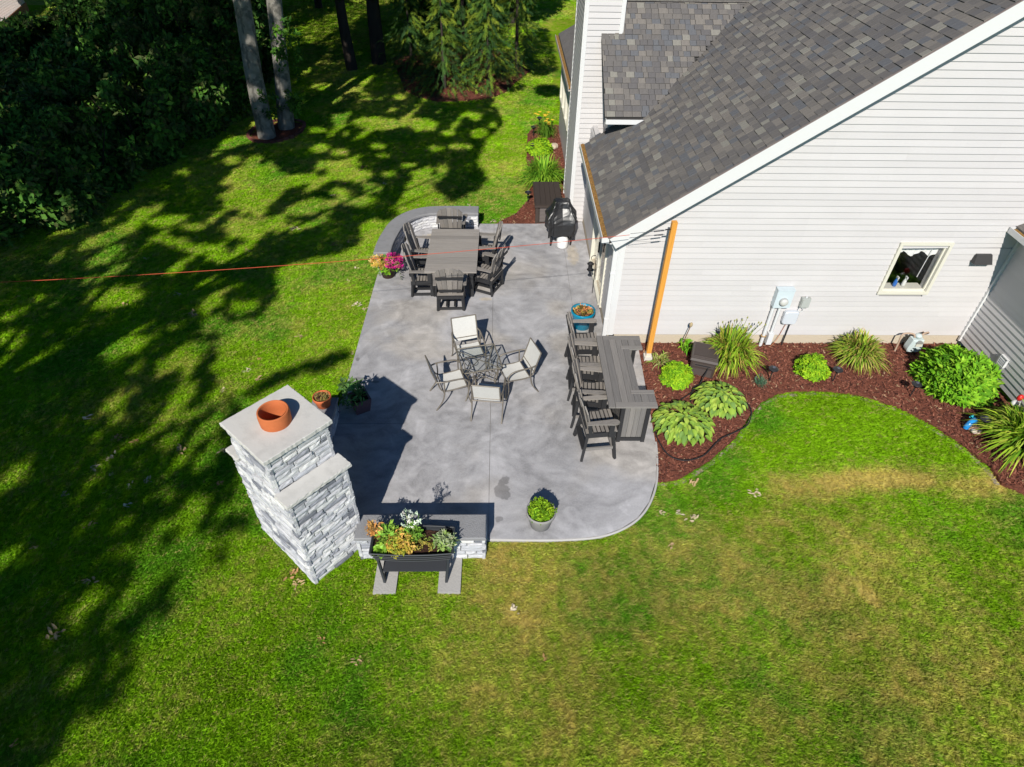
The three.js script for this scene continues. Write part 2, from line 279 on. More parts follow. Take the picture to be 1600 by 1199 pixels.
{ // gable wall
  const s = new THREE.Shape(); const off = 0.22;
  s.moveTo(GX, 0.2); s.lineTo(15.9, 0.2); s.lineTo(15.9, roofY(15.9) - off); s.lineTo(RIDGE, roofY(RIDGE) - off); s.lineTo(GX, roofY(GX) - off); s.closePath();
  const h = new THREE.Path(); h.moveTo(WIN[0] + 0.05, WIN[2] + 0.05); h.lineTo(WIN[0] + 0.05, WIN[3] - 0.05); h.lineTo(WIN[1] - 0.05, WIN[3] - 0.05); h.lineTo(WIN[1] - 0.05, WIN[2] + 0.05); h.closePath(); s.holes.push(h);
  const g = extr(s, 0.14); g.translate(0, 0, GZ - 0.16); const wall = part(house, 'gable_wall', triUV(g), sidingMat[0]);
  const xl = (y) => Math.max(GX + 0.005, EX + (y - EY + 0.22) / SL), xr = (y) => Math.min(15.9, 2 * RIDGE - EX - (y - EY + 0.22) / SL);
  sidingRows(wall, (u, y, n) => [u, y, GZ + n], 0.22, roofY(RIDGE) - 0.24, (y) => { const a = xl(y), b = xr(y); return (y > WIN[2] - ROW && y < WIN[3] + 0.01) ? [[a, WIN[0] + 0.02], [WIN[1] - 0.02, b]] : [[a, b]]; });
  part(house, 'foundation', bx(13.7, 0.5, 0.12, [GX + 6.85, -0.03, GZ - 0.08]), foundMat);
  // corner trim
  part(house, 'corner_trim', merge([bx(0.1, 2.5, 0.03, [GX + 0.052, 1.46, GZ + 0.02]), bx(0.03, 2.5, 0.09, [GX - 0.014, 1.46, GZ - 0.01])]), trimMat);
  // downspout with elbow
  const ds = part(house, 'downspout', merge([bx(0.085, 2.2, 0.075, [GX - 0.072, 1.15, GZ - 0.02]), bar([GX - 0.072, 2.23, GZ - 0.02], [EX + 0.02, 2.56, GZ + 0.12], 0.08, 0.075)]), trimMat);
  for (const y of [0.6, 1.7]) part(ds, 'strap', bx(0.1, 0.03, 0.09, [GX - 0.072, y, GZ - 0.02]), trimMat);
  // window
  const [a, b, c, d] = WIN, fr = part(house, 'window', merge([bx(b - a + 0.09, 0.062, 0.07, [(a + b) / 2, c, GZ + 0.02]), bx(b - a + 0.09, 0.062, 0.07, [(a + b) / 2, d, GZ + 0.02]), bx(0.062, d - c - 0.062, 0.068, [a - 0.012, (c + d) / 2, GZ + 0.02]), bx(0.062, d - c - 0.062, 0.068, [b + 0.012, (c + d) / 2, GZ + 0.02])]), creamMat);
  part(fr, 'sash', merge([bx(b - a - 0.08, 0.035, 0.04, [(a + b) / 2, c + 0.05, GZ - 0.02]), bx(b - a - 0.08, 0.035, 0.04, [(a + b) / 2, d - 0.05, GZ - 0.02]), bx(0.035, d - c - 0.14, 0.04, [a + 0.043, (c + d) / 2, GZ - 0.02]), bx(0.035, d - c - 0.14, 0.04, [b - 0.043, (c + d) / 2, GZ - 0.02])]), creamMat);
  part(fr, 'pane', bx(b - a - 0.12, d - c - 0.14, 0.004, [(a + b) / 2, (c + d) / 2, GZ - 0.02]), glassMat);
  part(fr, 'valance', (() => { const g2 = new THREE.PlaneGeometry(b - a - 0.14, 0.2, 24, 4), p = g2.attributes.position; for (let i = 0; i < p.count; i++) { const x = p.getX(i), y = p.getY(i); p.setXYZ(i, x, y < -0.09 ? y + 0.05 * Math.sin(x * 17) : y, 0.02 * Math.sin(x * 55)); } g2.computeVertexNormals(); g2.translate((a + b) / 2, d - 0.2, GZ - 0.12); return g2; })(), mat(col(0.75, 0.75, 0.74), 0.9));
  part(fr, 'blind_wand', rod([b - 0.22, d - 0.2, GZ - 0.09], [b - 0.25, c + 0.3, GZ - 0.09], 0.008), trimMat);
  part(fr, 'inner_sill', bx(b - a - 0.1, 0.03, 0.2, [(a + b) / 2, c + 0.045, GZ - 0.15]), mat(col(0.6, 0.58, 0.52), 0.6));
  part(fr, 'room', (() => { const w = 2.6, hh = 2.3, dd = 2.6, y = 1.6, z = GZ - 0.17; const x = (a + b) / 2; return merge([bx(w, 0.05, dd, [x, y - hh / 2, z - dd / 2]), bx(w, 0.05, dd, [x, y + hh / 2, z - dd / 2]), bx(0.05, hh, dd, [x - w / 2, y, z - dd / 2]), bx(0.05, hh, dd, [x + w / 2, y, z - dd / 2]), bx(w, hh, 0.05, [x, y, z - dd])]); })(), mat(col(0.16, 0.15, 0.13), 0.9));
}
{ // rake board and soffit along the gable
  const n = V3(-SL, 1, 0).normalize(), L0 = [EX - 0.02, roofY(EX - 0.02)], L1 = [RIDGE, roofY(RIDGE)], zf = -10.462;
  const pr = (dx, dd) => [L0, L1].map(([x, y]) => [x - n.x * dd, y - n.y * dd]);
  const [t0, t1] = pr(0, -0.004), [b0, b1] = pr(0, 0.235);
  part(house, 'rake_board', hexa([[...t0, zf], [...t1, zf], [...b1, zf], [...b0, zf], [...t0, zf - 0.03], [...t1, zf - 0.03], [...b1, zf - 0.03], [...b0, zf - 0.03]]), trimMat);
  const [s0, s1] = pr(0, 0.2), [u0, u1] = pr(0, 0.22);
  part(house, 'rake_soffit', hexa([[...s0, zf - 0.03], [...s1, zf - 0.03], [...u1, zf - 0.03], [...u0, zf - 0.03], [...s0, GZ - 0.02], [...s1, GZ - 0.02], [...u1, GZ - 0.02], [...u0, GZ - 0.02]]), trimMat);
}
// roof decks with shingles
const shingleTex = dataTex(128, (u, v) => { const k = 0.75 + 0.5 * vnoise(u * 60, v * 60, 411) * (0.6 + 0.6 * vnoise(u * 7, v * 7, 412)); return lin([0.9 * k, 0.9 * k, 0.9 * k]); }, { srgb: true });
const shTone = [[0.155, 0.145, 0.14], [0.18, 0.166, 0.155], [0.142, 0.145, 0.156], [0.215, 0.196, 0.178], [0.255, 0.243, 0.215], [0.138, 0.131, 0.132]];
const shMat = shTone.map((c) => mat(col(...c), 0.95, { map: shingleTex }));
const shField = mat(col(1, 1, 1), 0.95, { map: shingleTex, vertexColors: true });
const unitBox = new THREE.BoxGeometry(1, 1, 1);
function shingles(deck, O, U, Vd, u0, u1, v1, inside, keep) {
  const u = V3(...U), v = V3(...Vd), n = new THREE.Vector3().crossVectors(v, u).normalize(); if (n.y < 0) n.negate();
  const tilt = 0.05, v2 = v.clone().multiplyScalar(Math.cos(tilt)).addScaledVector(n, -Math.sin(tilt)), n2 = n.clone().multiplyScalar(Math.cos(tilt)).addScaledVector(v, Math.sin(tilt));
  const right = new THREE.Vector3().crossVectors(v2, n2), q = new THREE.Quaternion().setFromRotationMatrix(new THREE.Matrix4().makeBasis(right, v2, n2));
  const list = []; const E = 0.143;
  for (let r = 0; r * E < v1; r++) {
    let x = u0 + 0.3 * hash2(r, 3, 21) - 0.3;
    while (x < u1) {
      const w = 0.1 + 0.13 * R(), thick = R() < 0.5 ? 0.022 : 0.013, a = Math.max(x, u0), b = Math.min(x + w, u1); x += w;
      if (b - a < 0.03) continue; const cu = (a + b) / 2, cv = (r + 0.5) * E; if (!inside(cu, cv)) continue;
      const k = R(), t = k < 0.30 ? 0 : k < 0.52 ? 1 : k < 0.66 ? 2 : k < 0.79 ? 3 : k < 0.86 ? 4 : 5;
      const p = V3(...O).addScaledVector(u, cu).addScaledVector(v, cv).addScaledVector(n, 0.008 + thick / 2);
      list.push({ p, s: [b - a - 0.008, E + 0.012, thick], t, d: p.distanceTo(camera.position) });
    }
  }
  list.sort((a, b) => a.d - b.d);
  const rest = [];
  list.forEach((s, i) => {
    if (i < keep) { const m = part(deck, 'shingle', unitBox, shMat[s.t]); m.position.copy(s.p); m.quaternion.copy(q); m.scale.set(...s.s); } else {
      const g = new THREE.BoxGeometry(...s.s); g.applyQuaternion(q); g.translate(s.p.x, s.p.y, s.p.z); const c = new Float32Array(g.attributes.position.count * 3), k = rr(0.92, 1.08); for (let j = 0; j < c.length; j += 3) for (let h = 0; h < 3; h++) c[j + h] = shTone[s.t][h] * k; g.setAttribute('color', new THREE.BufferAttribute(c, 3)); rest.push(g);
    }
  });
  if (rest.length) { const m = part(deck, 'shingle_field', merge(rest), shField); m.userData.kind = 'stuff'; }
}
const nL = Math.hypot(1, SL), deckMat = mat(col(0.05, 0.048, 0.047), 0.95);
function planeDeck(pts, yf, th) { // pts (x,z) lifted onto the height function yf
  const top = pts.map(([x, z]) => [x, yf(x, z) + 0.006, z]), P = []; const c = THREE.ShapeUtils.triangulateShape(pts.map(([x, z]) => new THREE.Vector2(x, z)), []);
  for (const t of c) { for (const i of t) P.push(...top[i]); for (const i of [t[0], t[2], t[1]]) P.push(top[i][0], top[i][1] - th, top[i][2]); }
  for (let i = 0; i < top.length; i++) { const a = top[i], b = top[(i + 1) % top.length], a2 = [a[0], a[1] - th, a[2]], b2 = [b[0], b[1] - th, b[2]]; P.push(...a, ...b, ...b2, ...a, ...b2, ...a2); }
  const g = new THREE.BufferGeometry(); g.setAttribute('position', new THREE.BufferAttribute(new Float32Array(P), 3)); g.computeVertexNormals(); return triUV(g);
}
{ // main roof, slope towards the patio
  const pts = [[EX - 0.02, -10.49], [RIDGE, -10.49], [RIDGE, -24], [5.77, -24], [5.77, -16.95], [3.2, -14.38], [3.2, -15.02], [EX - 0.02, -15.02]];
  const deck = part(house, 'main_roof', planeDeck(pts, (x) => roofY(x) - 0.01, 0.1), deckMat);
  shingles(deck, [EX - 0.03, roofY(EX - 0.03), -10.48], [0, 0, -1], [1 / nL, SL / nL, 0], 0, 13.4, (RIDGE - EX) * nL, (u, v) => { const x = EX - 0.03 + v / nL, z = -10.48 - u; return x + 0.02 > EX && (x < 3.24 ? z > -15.0 : x < 5.8 ? z > -11.14 - x : true); }, 300);
  part(house, 'back_roof_slope', planeDeck([[RIDGE, -10.49], [16.4, -10.49], [16.4, -24], [RIDGE, -24]], (x) => roofY(x) - 0.01, 0.1), shMat[0]);
  part(house, 'ridge_cap', bx(0.3, 0.03, 13.5, [RIDGE, roofY(RIDGE) + 0.02, -17.25]), shMat[1]);
  // drip edge along the rake
  const n = V3(-SL, 1, 0).normalize();
  part(house, 'drip_edge', bar([EX - 0.03, roofY(EX - 0.03) + 0.014, -10.475], [RIDGE, roofY(RIDGE) + 0.014, -10.475], 0.014, 0.03), mat(col(0.2, 0.16, 0.15), 0.6));
}
const crossY = (z) => 3.45 + SL * (-14.4 - z);
{ // cross gable behind
  const pts = [[2.31, -14.39], [3.24, -14.39], [5.8, -16.95], [2.31, -16.95]];
  const deck = part(house, 'cross_roof', planeDeck(pts, (x, z) => crossY(z) - 0.01, 0.1), deckMat);
  shingles(deck, [2.3, 3.45, -14.38], [1, 0, 0], [0, SL / nL, -1 / nL], 0, 3.6, 2.57 * nL, (u, v) => { const x = 2.3 + u, z = -14.38 - v / nL; return x + z < -11.12; }, 300);
  part(house, 'cross_roof_back', planeDeck([[2.31, -16.95], [5.8, -16.95], [5.8, -19.5], [2.31, -19.5]], (x, z) => crossY(-16.95) - SL * (-16.95 - z) - 0.01, 0.1), shMat[0]);
  part(house, 'cross_ridge_cap', bx(3.5, 0.03, 0.26, [4.04, crossY(-16.95) + 0.012, -16.95]), shMat[1]);
  part(house, 'cross_gutter', merge([bx(0.9, 0.012, 0.1, [2.78, 3.33, -14.33]), bx(0.9, 0.1, 0.012, [2.78, 3.38, -14.28]), bx(0.012, 0.1, 0.1, [2.325, 3.38, -14.33])]), trimMat);
  part(house, 'cross_fascia', merge([bx(0.03, 0.16, 0.02, [2.34, 3.36, -14.41]), bx(0.92, 0.12, 0.02, [2.78, 3.36, -14.41]), hexa([[2.335, 3.42, -14.4], [2.335, crossY(-16.15) - 0.03, -16.15], [2.335, crossY(-16.15) - 0.17, -16.15], [2.335, 3.28, -14.4], [2.36, 3.42, -14.4], [2.36, crossY(-16.15) - 0.03, -16.15], [2.36, crossY(-16.15) - 0.17, -16.15], [2.36, 3.28, -14.4]])]), trimMat);
  part(house, 'upper_wall', merge([bx(3.0, 1.4, 0.1, [4.0, 3.0, -15.08]), bx(0.1, 1.5, 1.0, [2.62, 2.9, -15.6])]), sidingMat[1]);
}
{ // patio side wall with the sliding door
  const D = [-11.9, -13.9], wall = part(house, 'side_wall', merge([bx(0.12, 2.5, Math.abs(GZ - D[0]) - 0.02, [GX + 0.08, 1.4, (GZ + D[0]) / 2]), bx(0.12, 2.5, 2.2, [GX + 0.08, 1.4, D[1] - 1.1]), bx(0.12, 0.45, 2.0, [GX + 0.08, 2.42, -12.9]), bx(0.12, 0.25, 2.0, [GX + 0.08, 0.03, -12.9])]), sidingMat[0]);
  sidingRows(wall, (u, y, n) => [GX - n, y, u], 0.22, 2.6, (y) => y < 2.2 ? [[GZ - 0.03, D[0] + 0.05], [D[1] - 0.05, -16.14]] : [[GZ - 0.03, -16.14]]);
  part(house, 'side_foundation', bx(0.14, 0.4, 5.4, [GX + 0.072, 0.0, -13.46]), foundMat);
  const fr = part(house, 'sliding_door', merge([bx(0.1, 2.1, 0.1, [GX + 0.0, 1.17, D[0]]), bx(0.1, 2.1, 0.1, [GX, 1.17, D[1]]), bx(0.1, 0.1, 1.9, [GX, 2.17, -12.9]), bx(0.12, 0.06, 1.9, [GX - 0.01, 0.14, -12.9]), bx(0.06, 1.95, 0.07, [GX + 0.01, 1.16, -12.9])]), creamMat);
  part(fr, 'pane', bx(0.006, 1.92, 0.9, [GX + 0.02, 1.15, -12.4]), glassMat); part(fr, 'pane', bx(0.006, 1.92, 0.9, [GX + 0.04, 1.15, -13.4]), glassMat);
  part(fr, 'handle', bx(0.03, 0.25, 0.03, [GX - 0.04, 1.1, -12.82]), darkMat);
  part(house, 'door_room', merge([bx(2.5, 0.05, 2.4, [GX + 1.4, 0.1, -12.9]), bx(0.05, 2.4, 2.4, [GX + 2.6, 1.3, -12.9]), bx(2.5, 2.4, 0.05, [GX + 1.4, 1.3, -11.75]), bx(2.5, 2.4, 0.05, [GX + 1.4, 1.3, -14.1]), bx(2.5, 0.05, 2.4, [GX + 1.4, 2.5, -12.9])]), mat(col(0.12, 0.1, 0.08), 0.9));
  part(house, 'eave_soffit', bx(0.26, 0.02, 4.5, [EX + 0.13, 2.49, -12.76]), trimMat);
}
function gutterRun(x, y, z0, z1, dir) { // open trough full of old leaves
  const L = Math.abs(z1 - z0), zc = (z0 + z1) / 2, g = part(house, 'gutter', merge([bx(0.014, 0.11, L, [x - dir * 0.14, y - 0.055, zc]), bx(0.13, 0.012, L, [x - dir * 0.07, y - 0.106, zc]), bx(0.14, 0.11, 0.012, [x - dir * 0.07, y - 0.056, z0])]), trimMat);
  const n = Math.floor(L * 26), dg = new THREE.PlaneGeometry(0.126, L, 6, n); dg.rotateX(-Math.PI / 2); const p = dg.attributes.position; for (let i = 0; i < p.count; i++) p.setY(i, 0.03 * vnoise(p.getX(i) * 60, p.getZ(i) * 18, 71) - 0.02); dg.computeVertexNormals(); triUV(dg); dg.translate(x - dir * 0.069, y - 0.004, zc);
  part(g, 'leaf_debris', dg, debrisMat);
}
const debrisTex = dataTex(256, (u, v) => { const a = fbm(u * 40, v * 40, 3, 421, 40), b = vnoise(u * 64, v * 64, 422), k = 0.4 + 1.1 * a; return lin([0.30 * k, (0.13 + 0.08 * b) * k, 0.055 * k]); }, { srgb: true, rep: [1.5, 1.5] });
const debrisMat = mat(col(1, 1, 1), 1, { map: debrisTex, bumpMap: speckBump, bumpScale: 0.02 });
gutterRun(EX - 0.01, EY + 0.0, -10.5, -15.0, 1);
{ // chimney chase
  const x0 = 1.9, x1 = 2.77, z0 = -16.15, z1 = -18.0, top = 8.3;
  const chase = part(house, 'chimney_chase', bx(x1 - x0 - 0.02, top, z0 - z1 - 0.02, [(x0 + x1) / 2, top / 2, (z0 + z1) / 2]), sidingMat[0]);
  sidingRows(chase, (u, y, n) => [u, y, z0 + n], 0.12, 6.4, () => [[x0 + 0.04, x1 - 0.04]]);
  sidingRows(chase, (u, y, n) => [x0 - n, y, u], 0.12, 6.4, () => [[z0 - 0.04, z1 + 0.04]]);
  for (const [x, z, sx, sz] of [[x0, z0, 1, -1], [x1, z0, -1, -1], [x0, z1, 1, 1]]) part(chase, 'corner_trim', merge([bx(0.075, top, 0.03, [x + sx * 0.035, top / 2, z + (z === z0 ? 0.016 : -0.016)]), bx(0.03, top, 0.075, [x - sx * 0.012, top / 2, z + sz * 0.035])]), trimMat);
  part(chase, 'chase_cap', bx(1.05, 0.08, 2.05, [(x0 + x1) / 2, top + 0.04, (z0 + z1) / 2]), mat(col(0.2, 0.2, 0.2), 0.5));
}
{ // sunroom behind the chase
  const x0 = 2.08, z0 = -18.02, z1 = -23.2;
  const w = part(house, 'sunroom_wall', merge([bx(0.1, 1.1, 5.1, [x0 + 0.06, 0.5, -20.6]), bx(0.1, 0.5, 5.1, [x0 + 0.06, 2.72, -20.6]), bx(3, 2.9, 0.1, [x0 + 1.55, 1.4, z1])]), sidingMat[1]);
  for (let k = 0; k < 5; k++) { const z = -18.5 - k * 1.05, f = part(w, 'sunroom_window', merge([bx(0.09, 1.45, 0.09, [x0 + 0.02, 1.77, z + 0.42]), bx(0.09, 1.45, 0.09, [x0 + 0.02, 1.77, z - 0.42]), bx(0.09, 0.08, 0.84, [x0 + 0.02, 1.08, z]), bx(0.09, 0.08, 0.84, [x0 + 0.02, 2.46, z])]), creamMat); part(w, 'pane', bx(0.006, 1.35, 0.76, [x0 + 0.05, 1.77, z]), glassMat); }
  part(house, 'sunroom_roof', planeDeck([[1.92, -17.9], [4.3, -17.9], [4.3, -23.4], [1.92, -23.4]], (x) => 3.02 + 0.55 * (x - 1.92), 0.08), shMat[0]);
  part(house, 'sunroom_gutter', merge([bx(0.012, 0.1, 5.5, [1.81, 2.95, -20.65]), bx(0.1, 0.012, 5.5, [1.86, 2.905, -20.65])]), mat(col(0.5, 0.45, 0.4), 0.6));
  const d = new THREE.BoxGeometry(0.085, 0.03, 5.4); d.translate(1.862, 2.97, -20.65); part(house, 'sunroom_gutter_debris', triUV(d), debrisMat);
}
{ // garage wing, coming forward at the right
  const x0 = 9.9, z1 = -2.5; const w = part(house, 'garage_wall', bx(0.14, 2.55, GZ * -1 + z1 - 0.03, [x0 + 0.09, 1.35, (GZ + z1) / 2]), sidingMat[0]);
  sidingRows(w, (u, y, n) => [x0 - n, y, u], 0.1, 2.62, () => [[GZ + 0.03, z1]]);
  part(house, 'garage_corner_trim', bx(0.05, 2.5, 0.05, [x0 - 0.03, 1.35, GZ + 0.04]), trimMat);
  part(house, 'garage_roof', planeDeck([[9.66, GZ + 0.02], [13.5, GZ + 0.02], [13.5, z1 + 0.2], [9.66, z1 + 0.2]], (x) => 2.78 + 0.5 * (x - 9.66), 0.1), shMat[1]);
  part(house, 'garage_soffit', bx(0.28, 0.02, 8.0, [9.79, 2.62, -6.6]), trimMat);
  const ox = 9.655; part(house, 'garage_gutter', merge([bx(0.012, 0.11, 8.1, [ox - 0.11, 2.72, -6.66]), bx(0.1, 0.012, 8.1, [ox - 0.055, 2.67, -6.66]), bx(0.11, 0.11, 0.012, [ox - 0.055, 2.72, GZ + 0.036])]), trimMat);
  const d = new THREE.BoxGeometry(0.092, 0.03, 8.0); d.translate(ox - 0.056, 2.745, -6.66); part(house, 'garage_gutter_debris', triUV(d), debrisMat);
}
// ---------- masonry ----------
const stoneTex = dataTex(256, (u, v) => { const k = 0.7 + 0.45 * fbm(u * 8, v * 14, 4, 431, 0); return lin([k, k, k * 1.01]); }, { srgb: true });
const stoneBump = dataTex(256, (u, v) => { const s = fbm(u * 6, v * 16, 5, 433); return [s, s, s]; });
const stoneMats = [[0.60, 0.60, 0.62], [0.70, 0.70, 0.70], [0.52, 0.53, 0.56], [0.34, 0.35, 0.39], [0.76, 0.755, 0.74], [0.22, 0.23, 0.26]].map((c) => mat(col(...c), 0.92, { map: stoneTex, bumpMap: stoneBump, bumpScale: 0.006 }));
const stonePick = () => stoneMats[[0, 0, 1, 1, 2, 2, 3, 4, 0, 0, 1, 2, 3, 2, 5, 0][Math.floor(R() * 16)]];
const mortar = mat(col(0.26, 0.26, 0.27), 1);
function unitStone(seed) { // split-face stone, back at z=0, front near z=1, width and height 1
  const q = rng(seed), nx = 4, ny = 3, g = new THREE.BoxGeometry(1, 1, 1, nx, ny, 1), p = g.attributes.position;
  for (let i = 0; i < p.count; i++) {
    const x = p.getX(i), y = p.getY(i), z = p.getZ(i);
    if (z > 0) { const e = Math.max(Math.abs(x), Math.abs(y)) > 0.49, h = hash2(Math.round(x * 40), Math.round(y * 40), seed), h2 = hash2(Math.round(x * 40) + 9, Math.round(y * 40), seed); p.setXYZ(i, x * (e ? 0.972 : 1) + (h2 - 0.5) * 0.03, y * (e ? 0.93 : 1) + (h - 0.5) * 0.07, e ? 0.72 + 0.2 * h : 0.85 + 0.3 * h2); } else p.setZ(i, 0);
  }
  const k = g.toNonIndexed(); k.computeVertexNormals(); return k;
}
const unitStones = Array.from({ length: 10 }, (_, i) => unitStone(900 + i));
// courses of stone on a straight face: o = lower start, dir along the face, n outward (horizontal)
function stoneFace(parent, o, dir, n, len, y0, y1, { ch = [0.066, 0.094], wd = [0.16, 0.42], dep = 0.05, loose = null, skip = null } = {}) {
  const U = V3(dir[0], 0, dir[1]), N = V3(n[0], 0, n[1]); let q = new THREE.Quaternion().setFromRotationMatrix(new THREE.Matrix4().makeBasis(U, V3(0, 1, 0), N));
  const flip = new THREE.Vector3().crossVectors(U, V3(0, 1, 0)).dot(N) < 0; if (flip) q = new THREE.Quaternion().setFromRotationMatrix(new THREE.Matrix4().makeBasis(U.clone().negate(), V3(0, 1, 0), N));
  let y = y0;
  while (y < y1 - 0.02) {
    let h = rr(...ch); if (y1 - y - h < 0.05) h = y1 - y;
    let x = -rr(0, 0.02);
    while (x < len - 0.01) {
      let w = rr(...wd) * (h > 0.1 ? 1.1 : 0.95); if (len - x - w < 0.09) w = len - x + 0.01;
      const cx = x + w / 2, d = dep * rr(0.7, 1.25); x += w;
      const px = o[0] + U.x * cx, pz = o[2] + U.z * cx; if (skip && skip(cx, y + h / 2)) continue;
      const sc = [w - 0.007, h - 0.007, d], pos = V3(px, y + h / 2 + rr(-0.003, 0.003), pz), geo = pick(unitStones);
      if (loose) { const g = geo.clone(); g.scale(...sc); g.applyQuaternion(q); g.translate(pos.x, pos.y, pos.z); loose.push(g); } else { const m = part(parent, 'stone', geo, stonePick()); m.position.copy(pos); m.quaternion.copy(q); m.scale.set(...sc); }
    }
    y += h;
  }
}
const capTex = dataTex(512, (u, v) => { const k = 0.8 + 0.3 * fbm(u * 9, v * 9, 5, 441, 9) + 0.08 * vnoise(u * 120, v * 120, 442); return lin([k, k, k]); }, { srgb: true });
const slabMat = mat(col(0.56, 0.545, 0.52), 0.85, { map: capTex, bumpMap: speckBump, bumpScale: 0.0012 });
const capMat = mat(col(0.255, 0.255, 0.265), 0.9, { map: capTex, bumpMap: concBump, bumpScale: 0.006 });
function roughSlab(w, h, d, c, seed) { // cast slab with rock-faced edges
  const g = new THREE.BoxGeometry(w, h, d, Math.ceil(w / 0.035), 3, Math.ceil(d / 0.035)), p = g.attributes.position;
  for (let i = 0; i < p.count; i++) {
    let x = p.getX(i), y = p.getY(i), z = p.getZ(i); const ex = Math.abs(x) > w / 2 - 1e-4, ez = Math.abs(z) > d / 2 - 1e-4, s = Math.round((x + z * 1.37) * 60);
    if (ex) x -= Math.sign(x) * (0.009 * hash2(s, Math.round(y * 200), seed) + (y > h * 0.4 ? 0.006 : 0)); if (ez) z -= Math.sign(z) * (0.009 * hash2(s, Math.round(y * 200), seed + 3) + (y > h * 0.4 ? 0.006 : 0));
    p.setXYZ(i, x, y, z);
  }
  const k = g.toNonIndexed(); k.computeVertexNormals(); triUV(k); k.translate(...c); return k;
}
{ // outdoor fireplace, turned 45 degrees
  const fp = thing('outdoor_fireplace', 'tall pale grey stone fireplace with shouldered chimney and terracotta flue', 'fireplace', [-2.9, LAWN, -5.86], -0.744);
  const H1 = 1.93, H2 = 2.53, e = 0.045;
  const HC = H1 - 0.062; part(fp, 'core', merge([bx(0.24, HC, 0.84, [-0.51, HC / 2, 0]), bx(0.24, HC, 0.84, [0.51, HC / 2, 0]), bx(0.78, HC, 0.2, [0, HC / 2, 0.32]), bx(0.78, HC - 0.95, 0.63, [0, (HC + 0.95) / 2, -0.095]), bx(0.2, 0.66, 0.83, [-0.315, H1 + 0.27, 0]), bx(0.2, 0.66, 0.83, [0.315, H1 + 0.27, 0]), bx(0.43, 0.66, 0.2, [0, H1 + 0.27, 0.315]), bx(0.43, 0.66, 0.2, [0, H1 + 0.27, -0.315])]), mortar);
  part(fp, 'firebox_lining', merge([bx(0.76, 0.03, 0.6, [0, 0.3, -0.08]), bx(0.76, 0.9, 0.02, [0, 0.5, 0.2])]), mat(col(0.22, 0.14, 0.1), 0.95));
  stoneFace(fp, [-0.685, 0, 0.465 - e], [1, 0], [0, 1], 1.37, 0, H1 - 0.06);
  stoneFace(fp, [0.685 - e, 0, 0.465], [0, -1], [1, 0], 0.93, 0, H1 - 0.06);
  stoneFace(fp, [-0.465, 0, 0.465 - e], [1, 0], [0, 1], 0.93, H1, H2);
  stoneFace(fp, [0.465 - e, 0, 0.465], [0, -1], [1, 0], 0.91, H1, H2);
  const hid = [];
  stoneFace(fp, [-0.685 + e, 0, 0.465], [0, -1], [-1, 0], 0.93, 0, H1 - 0.06, { loose: hid }); stoneFace(fp, [-0.465 + e, 0, 0.465], [0, -1], [-1, 0], 0.91, H1, H2, { loose: hid });
  stoneFace(fp, [-0.685, 0, -0.465 + e], [1, 0], [0, -1], 1.37, 0, H1 - 0.06, { loose: hid, skip: (x, y) => Math.abs(x - 0.685) < 0.42 && y > 0.3 && y < 1.0 }); stoneFace(fp, [-0.465, 0, -0.445 + e], [1, 0], [0, -1], 0.93, H1, H2, { loose: hid });
  part(fp, 'far_side_stones', merge(hid), stoneMats[0]).userData.kind = 'stuff';
  for (const s of [-1, 1]) part(fp, 'shoulder_slab', roughSlab(0.30, 0.06, 1.02, [s * 0.60, H1 - 0.03, 0], 5 + s), slabMat);
  { const s = new THREE.Shape(), E = [], n = 34; for (let k = 0; k < 4; k++) for (let i = 0; i < n; i++) { const u = i / n * 2 - 1, w = 0.506 - 0.009 * hash2(i, k, 44), a = [[u, -1], [1, u], [-u, 1], [-1, -u]][k]; E.push([a[0] === 1 || a[0] === -1 ? a[0] * w : a[0] * 0.506, a[1] === 1 || a[1] === -1 ? a[1] * w : a[1] * 0.506]); } E.forEach(([x, y], i) => i ? s.lineTo(x, y) : s.moveTo(x, y)); const h = new THREE.Path(); h.absarc(0, 0, 0.186, 0, Math.PI * 2, true); s.holes.push(h); const g = extr(s, 0.058, 0.006, 24); g.rotateX(-Math.PI / 2); g.translate(0, H2 + 0.006, 0); part(fp, 'cap_slab', triUV(g), slabMat); }
  const fl = lathe([[0.165, 0], [0.2, 0], [0.205, 0.13], [0.2, 0.19], [0.19, 0.2], [0.17, 0.195], [0.165, 0.1], [0.165, -0.45]], 36); fl.translate(0.0, H2 + 0.07, 0.0);
  part(fp, 'flue', triUV(fl, 1), mat(col(0.52, 0.15, 0.055), 0.8, { map: capTex }));
}
